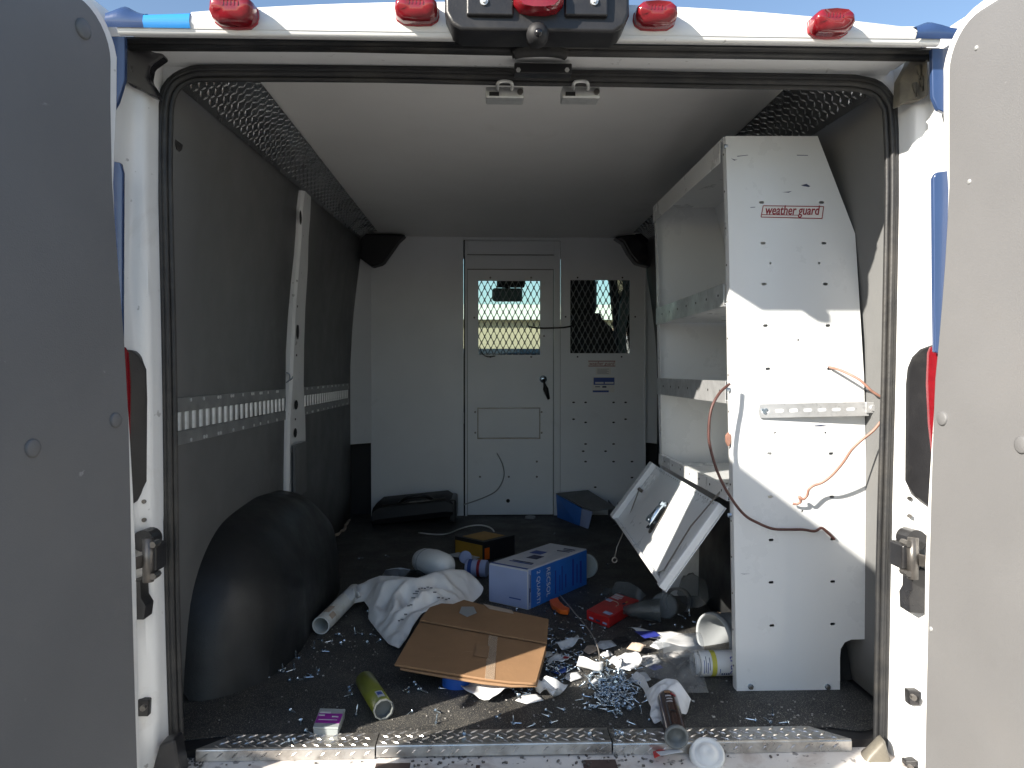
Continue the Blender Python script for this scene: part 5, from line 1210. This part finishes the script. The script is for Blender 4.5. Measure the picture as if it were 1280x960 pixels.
# printed can, lying along the shelf foot
cn = T('printed_can', FZ(895, 861), 'white tin with a yellow band and blue lettering lying against the shelving foot', 'can')
a = P(868, 844, 2.06); a.z = .0345; ax = Vector((1, .03, 0)).normalized(); r_ = .0335; L_ = .155
MB().lathe(a, ax, [(.010, 0), (.010, r_ * .9), (.012, r_), (L_, r_), (L_ + .002, r_ * .9), (L_ + .002, 0)], 32).build('can_body', 'label_white', cn)
shade_auto(bpy.data.objects['can_body.001'] if 'can_body.001' in bpy.data.objects else bpy.data.objects['can_body'], 40)
MB().lathe(a + ax * .040, ax, [(0, r_ + .0005), (.013, r_ + .0005)], 32).build('printed_band', 'label_yellow', cn, smooth=True)
MB().lathe(a, ax, [(-.006, r_ * .9), (-.004, r_), (.0095, r_), (.0095, r_ * .96), (-.004, r_ * .9)], 28).build('clear_cap', 'clear_plastic', cn, smooth=True)
def around(x0, ang0):                                   # letters wrapped round the can, reading downwards
    def fn(x, y):
        th_ = ang0 - x / r_; return a + ax * (x0 + y) + Vector((0, -math.cos(th_), math.sin(th_))) * (r_ + .0007)
    return fn
text('truc', .030, around(.099, .15), 'ink_blue', cn, width=.050)
for k_, (x0_, th0, th1) in enumerate(((.018, -.5, .6), (.023, -.4, .9), (.028, -.5, .4), (.033, -.2, .8), (.061, -.6, -.1))):
    rows = []
    for i in range(7):
        th_ = lerp(th0, th1, i / 6); v = Vector((0, -math.cos(th_), math.sin(th_))) * (r_ + .0006); rows.append([a + ax * x0_ + v, a + ax * (x0_ + .0018) + v])
    MB().grid(rows).build('printed_line', 'ink_dark' if k_ % 2 else 'label_blue', cn, smooth=True)
mb = MB()
for i in range(4): mb.bb(a.x + .066 + i * .006, a.x + .070 + i * .006, a.y - r_ * .84, a.y - r_ * .80, .0345 - r_ * .62, .0345 - r_ * .5)
mb.build('printed_mark', 'ink_dark', cn)
# white plastic bag
wb = crumple(zz([(789, 846, .006), (798, 840, .02), (806, 845, .03), (812, 858, .04), (820, 852, .055), (832, 845, .07), (846, 847, .07), (856, 858, .06), (868, 874, .03), (869, 880, .012), (862, 886, .008), (858, 895, .004), (846, 890, .02), (838, 884, .03), (826, 884, .02), (830, 900, .006), (818, 906, .004), (812, 894, .01), (814, 884, .02), (808, 874, .01), (804, 864, .008)]), .055, .008, .02, 31, .85, 26)
tag(wb.build('white_bag', 'bag_white', smooth=True, sub=1), 'thin white plastic bag crumpled behind the brown cartridge', 'plastic bag')
# brown cartridge over the sill
ct = T('sealant_cartridge', FZ(842, 930), 'dark brown sealant cartridge lying across the threshold plate', 'cartridge')
a = P(834, 882, 1.84); a.z = .033; b = P(845, 933, 1.66); b.z = .030; d = b - a; L_ = d.length
MB().lathe(a, d, [(0, 0), (0, .020), (.002, .0245), (.01, .025), (L_, .025)], 28).build('tube_body', 'brown_tube', ct, smooth=True)
MB().lathe(a + d.normalized() * L_, d, [(0, .0255), (.008, .0262), (.010, .025), (.010, .021), (-.012, .020), (-.012, 0)], 28).build('end_cap', 'tube_grey', ct, smooth=True)
MB().lathe(a - d.normalized() * .0005, d, [(0, .0), (0, .012), (-.006, .010), (-.006, 0)], 16).build('cap_boss', 'kraft', ct, smooth=True)
mb = MB(); x_, y_ = mb.frame_of(d.normalized())
def strip(t0, t1, h0, h1, mt, nm='printed_band'):
    rows = []
    for i in range(9):
        th_ = lerp(t0, t1, i / 8); v = (x_ * math.cos(th_) + y_ * math.sin(th_)) * .0256; rows.append([a + d * h0 + v, a + d * h1 + v])
    return MB().grid(rows).build(nm, mt, ct, smooth=True)
ang = math.atan2(y_.z, x_.z)
for k, (o_, h0, h1, mt) in enumerate(((-.35, .05, .12, 'kraft'), (-.35, .18, .22, 'paper_grey'), (-.3, .27, .30, 'paper_grey'), (-.35, .35, .38, 'paper_grey'), (.2, .10, .16, 'ink_red'), (-.25, .60, .66, 'black_card'))):
    strip(ang + o_, ang + o_ + .55, h0, h1, mt)
# clear spill and red scrap beside the cartridge on the sill
tag(MB().prism([FZ(x, y, -.014) for x, y in ((816, 941), (830, 936), (832, 941), (818, 948))], (0, 0, .003)).build('red_scrap', 'red_card'), 'red plastic scrap on the sill left of the brown cartridge', 'scrap')
paper([(820, 950, -.016), (850, 944, -.014), (854, 949, -.014), (826, 956, -.018)], 'thin grey strip of paper lying on the white sill', 'paper_grey', seed=14, curl=.003)
# white cup lid on the sill
q = P(884, 941, 1.655); m = MB(); ax = Vector((-.12, -.62, .80)).normalized(); r_ = .036
m.lathe(q - ax * .012, ax, [(0, r_ * 1.06), (.004, r_ * 1.08), (.010, r_ * 1.02), (.014, r_ * .94), (.011, r_ * .80), (.009, r_ * .72), (.015, r_ * .55), (.020, r_ * .36), (.018, r_ * .2), (.017, 0)], 32)
tag(m.build('cup_lid', 'milky_plastic', smooth=True), 'round white plastic lid resting on the threshold right of the cartridge', 'lid')

# olive tube and purple labelled case at the front left
ot = T('olive_canister', FZ(470, 898), 'olive green cylindrical canister with an open grey end on the front left floor', 'canister')
a = FZ(456, 850, .026); b = FZ(479, 886, .026); d = b - a; r_ = .0245
MB().lathe(a, d, [(0, 0), (0, r_ * .9), (.003, r_), (d.length, r_), (d.length, r_ * .9)], 32).build('canister_body', 'olive_tube', ot, smooth=True)
MB().lathe(a + d, d, [(0, r_ * 1.02), (.005, r_ * 1.05), (.006, r_ * .9), (-.012, r_ * .86), (-.014, 0)], 10).build('canister_end', 'tube_grey', ot)
MB().lathe(a, -d, [(0, .014), (.014, .013), (.016, .008), (.016, 0)], 14).build('canister_cap', 'tube_grey', ot, smooth=True)
mb = MB(); x_, y_ = mb.frame_of(d.normalized()); ang = math.atan2(y_.z, x_.z); rows = []
for i in range(7):
    th_ = ang - .35 + i * .12; v = (x_ * math.cos(th_) + y_ * math.sin(th_)) * (r_ + .0006); rows.append([a + d * .74 + v, a + d * .93 + v])
lbq = MB().grid(rows).build('canister_label', 'paper_grey', ot, smooth=True)
rows = []
for i in range(5):
    th_ = ang - .25 + i * .12; v = (x_ * math.cos(th_) + y_ * math.sin(th_)) * (r_ + .0012); rows.append([a + d * .78 + v, a + d * .87 + v])
MB().grid(rows).build('label_print', 'label_blue', lbq, smooth=True)
pc = T('plastic_case', FZ(411, 922), 'small clear plastic case with a bright purple label on the front left floor', 'case')
lo = [FZ(391, 921), FZ(423, 922), FZ(432, 898), FZ(400, 897)]
hi = [p + up * .018 for p in lo]
cen = sum(lo, Vector()) / 4
MB().hexa([cen + (p - cen) * .94 for p in lo], [cen + (p - cen) * .98 + up * .0175 for p in lo]).build('case_base', 'frost_plastic', pc, bevel=.002)
MB().hexa([p + up * .0178 for p in lo], [p + up * .023 for p in lo]).build('case_lid', 'frost_plastic', pc, bevel=.0015)
def pcq(u, v, z=.0235): return (lo[0].lerp(lo[1], u)).lerp(lo[3].lerp(lo[2], u), v) + up * z
pl = MB().prism([pcq(.03, .20), pcq(.97, .20), pcq(.97, .70), pcq(.03, .70)], (0, 0, .0006)).build('case_label', 'purple_label', pc)
for u0, u1, v0, v1 in ((.06, .30, .56, .62), (.60, .85, .50, .56), (.12, .85, .34, .37), (.08, .5, .70, .78)):
    MB().prism([pcq(u0, v0, .0242), pcq(u1, v0, .0242), pcq(u1, v1, .0242), pcq(u0, v1, .0242)], (0, 0, .0004)).build('label_print', 'paper', pl)
# small bits
tag(MB().lathe(q4(447, 838, 2.16) * 1.0 + Vector((0, 0, -.02)), (.3, -.2, 1), [(0, 0), (0, .008), (.012, .008), (.012, 0)], 12).build('bottle_cap', 'tube_grey'), 'small grey cap behind the olive canister', 'cap')

for k, (px, py, w_, h_, mt, lab) in enumerate((
        (716, 846, 12, 6, 'paper', 'tiny white paper scrap just right of the creased grey-white paper'),
        (738, 812, 9, 6, 'paper_brown', 'tiny brown paper scrap behind the brightly lit white card'),
        (757, 806, 14, 6, 'paper_grey', 'grey wrapper scrap in front of the red box'),
        (812, 826, 16, 8, 'paper', 'white wrapper scrap at the top edge of the clear torn bag'),
        (826, 806, 14, 6, 'paper_grey', 'grey wrapper scrap between envelope and clear cup'),
        (700, 838, 12, 5, 'label_blue', 'blue wrapper scrap in the screws right of the brown carton'),
        (748, 852, 10, 5, 'paper_grey', 'grey paper scrap at the left edge of the screw heap'),
        (662, 874, 18, 6, 'paper', 'white paper strip in the sunlight in front of the brown carton'),
        (800, 848, 14, 8, 'paper_grey', 'printed grey label beside the neck of the white bag'),
        (776, 800, 12, 5, 'black_card', 'black card scrap below the red box'),
        (843, 862, 16, 8, 'bag_clear', 'clear film scrap above the white plastic bag'),
        (758, 818, 9, 4, 'paper', 'small white flake of paper behind the crumpled paper'),
        (733, 832, 7, 3, 'label_white', 'small white label scrap under the lit white card'),
        (684, 818, 8, 4, 'paper_grey', 'small grey label scrap at the right edge of the brown carton'),
        (848, 818, 12, 5, 'label_white', 'pale wrapper scrap under the clear cup'),
        (770, 826, 8, 4, 'label_white', 'small pale flake beside the red striped card'),
        (820, 834, 9, 4, 'ink_blue', 'small dark blue scrap on the clear torn bag'),
        (905, 775, 14, 18, 'paper_brown', 'light brown torn packing standing behind the bucket'))):
    up_ = .05 if k == 17 else .005
    o_ = [FZ(px - w_, py + h_ * .3, .003), FZ(px - w_ * .2, py + h_, .003), FZ(px + w_, py + h_ * .2, .004), FZ(px + w_ * .5, py - h_, .004 + up_ * .4), FZ(px - w_ * .5, py - h_ * .8, .004 + up_ * .3)]
    tag(crumple(o_, .012 + up_ * .3, .008, .012, 50 + k, .9, 40).build('scrap', mt, smooth=True, solid=.0008), lab, 'scrap')
# ------------------------------------------------------------------ screws
def screw_mesh():
    mb = MB(); n = 8
    mb.lathe((0, 0, 0), (0, 0, 1), [(0, 0), (0, .0046), (.0016, .0050), (.0030, .0034), (.0032, .0018), (.019, .0016), (.0235, .0003)], n)
    mb.lathe((0, 0, -.0003), (0, 0, -1), [(0, .0024), (.0026, .0022), (.0026, 0)], 6)
    return mb
PROTO = screw_mesh().build('screw', 'zinc', origin=(0, 0, 0), smooth=True); shade_auto(PROTO, 40)
rnd = random.Random(11); used = [False]
def screw(x, y, z, label, group, lift=0.0, stand=False):
    if not used[0]: o = PROTO; used[0] = True
    else: o = PROTO.copy(); COL.objects.link(o)
    d = Vector((rnd.uniform(-1, 1), rnd.uniform(-1, 1), rnd.uniform(-.05, .05) + lift * rnd.uniform(-.5, .5)))
    if stand: d = Vector((rnd.uniform(-.2, .2), rnd.uniform(-.2, .2), 1))
    d.normalize(); o.rotation_mode = 'QUATERNION'; o.rotation_quaternion = d.to_track_quat('Z', 'Y')
    k = rnd.uniform(.85, 1.15); o.scale = (k, k, k)
    o.location = (x, y, z + (.0048 if not stand else .0028) * k)
    tag(o, label, 'screw', group); return o
LOOSE = ('small zinc screw lying loose on the black floor mat', 'loose screws scattered over the floor mat')
HEAP = ('zinc screw in the bluish heap beside the white plastic bag', 'screws heaped in front of the white bag')
FAR = ('zinc screw among those strewn along the foot of the wheel arch', 'screws along the wheel arch foot')
MID = ('zinc screw in the loose drift between brown carton and screw heap', 'screws drifting beside the brown carton')
SIL = ('zinc screw lying on the diamond threshold plates', 'screws on the threshold plates')
for px, py in ((437, 866), (354, 841), (389, 847), (397, 844), (381, 849), (374, 825), (367, 839), (362, 852), (398, 841), (334, 842), (340, 839), (368, 838), (372, 850), (518, 855), (511, 862), (520, 858), (523, 864), (511, 868), (526, 864), (544, 890), (545, 905), (515, 891), (445, 895), (376, 903), (363, 890), (382, 916), (620, 899), (640, 906), (687, 898), (688, 906), (682, 890), (706, 890), (728, 876), (737, 884), (642, 907), (770, 898), (775, 892), (811, 902), (945, 903), (966, 895), (964, 906), (985, 905), (668, 908), (549, 862), (460, 766), (470, 786), (403, 803), (392, 812), (475, 802), (495, 803), (424, 795), (419, 795), (430, 803), (426, 806), (444, 794), (453, 795), (459, 804), (463, 795), (402, 816), (407, 815), (415, 803), (370, 824), (440, 870), (436, 862), (409, 722), (413, 728), (417, 731), (405, 712), (420, 712), (416, 735), (448, 700), (482, 696), (510, 652), (693, 668), (759, 707), (744, 714), (694, 766), (681, 766), (646, 763), (602, 761), (620, 768), (612, 760), (634, 768), (752, 745), (757, 750), (740, 788), (757, 787), (800, 786), (812, 783), (824, 777), (857, 775), (844, 783), (866, 779), (853, 786), (862, 771), (875, 777), (848, 770), (818, 792)):
    p = FZ(px, py); screw(p.x, p.y, 0, *LOOSE, stand=rnd.random() < .22)
for i in range(22):
    t = rnd.random(); p = FZ(lerp(285, 360, t), lerp(861, 835, t) + rnd.uniform(-3, 3)); screw(p.x, p.y, 0, *FAR)
for i in range(30):
    p = FZ(rnd.gauss(708, 20), rnd.gauss(806, 26)); screw(p.x, p.y, 0, *MID, stand=rnd.random() < .1)
for i in range(20):
    p = FZ(rnd.gauss(692, 15), rnd.gauss(838, 6)); screw(p.x, p.y, rnd.uniform(0, .012), *MID, lift=.5)
for i in range(9):
    p = FZ(rnd.gauss(655, 12), rnd.gauss(866, 4)); screw(p.x, p.y, 0, *MID)
for i in range(92):
    p = FZ(rnd.gauss(766, 17), rnd.gauss(861, 14)); d_ = math.exp(-(((p.x - FZ(766, 862).x) / .05) ** 2 + ((p.y - FZ(766, 862).y) / .06) ** 2))
    screw(p.x, p.y, rnd.uniform(0, .022) * d_, *HEAP, lift=.9)
for i in range(16):
    p = FZ(rnd.gauss(770, 14), rnd.gauss(888, 3)); screw(p.x, p.y, rnd.uniform(0, .008), *HEAP, lift=.5)
for px, py, z in ((361, 927, .01), (367, 926, .01), (683, 921, .012), (737, 919, .012), (774, 917, .014), (778, 918, .014), (776, 915, .014), (770, 919, .014), (806, 916, .012), (877, 917, .01), (580, 919, .01), (622, 921, .01)):
    p = FZ(px, py, z); screw(p.x, p.y, z - .002, *SIL)
# the deeper part of the heap and the finer litter, which nobody would count
mb = MB(); pm = PROTO.data
def add_copy(loc, q, k):
    mb.add([q @ (v.co * k) + loc for v in pm.vertices], [tuple(p.vertices) for p in pm.polygons])
for i in range(150):
    p = FZ(rnd.gauss(767, 15), rnd.gauss(862, 13)); d = Vector((rnd.uniform(-1, 1), rnd.uniform(-1, 1), rnd.uniform(-.4, .4))).normalized()
    add_copy(Vector((p.x, p.y, .0048 + rnd.uniform(0, .01))), d.to_track_quat('Z', 'Y'), 1)
for i in range(60):
    p = FZ(rnd.gauss(698, 16), rnd.gauss(826, 14)); d = Vector((rnd.uniform(-1, 1), rnd.uniform(-1, 1), rnd.uniform(-.2, .2))).normalized()
    add_copy(Vector((p.x, p.y, .0048)), d.to_track_quat('Z', 'Y'), .8)
hp = mb.build('screw_heap', 'zinc', smooth=True); tag(hp, 'inner mass of the zinc screw heap on the floor', 'screws', kind='stuff')
mb = MB()
for i in range(700):
    r0 = rnd.random()
    if r0 < .35: px, py = rnd.gauss(740, 60), rnd.gauss(820, 34)
    elif r0 < .6: px, py = rnd.uniform(250, 1060), rnd.uniform(845, 915)
    elif r0 < .75: px, py = rnd.gauss(975, 32), rnd.gauss(900, 9)
    elif r0 < .88: px, py = rnd.gauss(430, 40), rnd.gauss(800, 25)
    else: px, py = rnd.uniform(420, 760), rnd.uniform(670, 800)
    if py < 668 or py > 916: continue
    p = FZ(px, py); s_ = rnd.uniform(.0008, .0032); mb.box((p.x, p.y, s_ * .4 + .0003), (s_ * rnd.uniform(.6, 2.2), s_, s_ * .8), Matrix.Rotation(rnd.uniform(0, 6.28), 3, 'Z'))
tag(mb.build('debris', 'debris_mix'), 'fine chips and dust scattered over the mat', 'debris', kind='stuff')
mb = MB()
for i in range(110):
    px = rnd.choice((rnd.gauss(240, 12), rnd.uniform(260, 1060), rnd.gauss(560, 25), rnd.gauss(760, 40))); py = rnd.uniform(944, 958)
    p = FZ(px, py, -.024); s_ = rnd.uniform(.0015, .004); mb.box((p.x, p.y, -.0225), (s_ * 2, s_, s_), Matrix.Rotation(rnd.uniform(0, 6.28), 3, 'Z'))
tag(mb.build('metal_chips', 'steel_dark'), 'dark metal chips collected along the white sill', 'debris', kind='stuff')
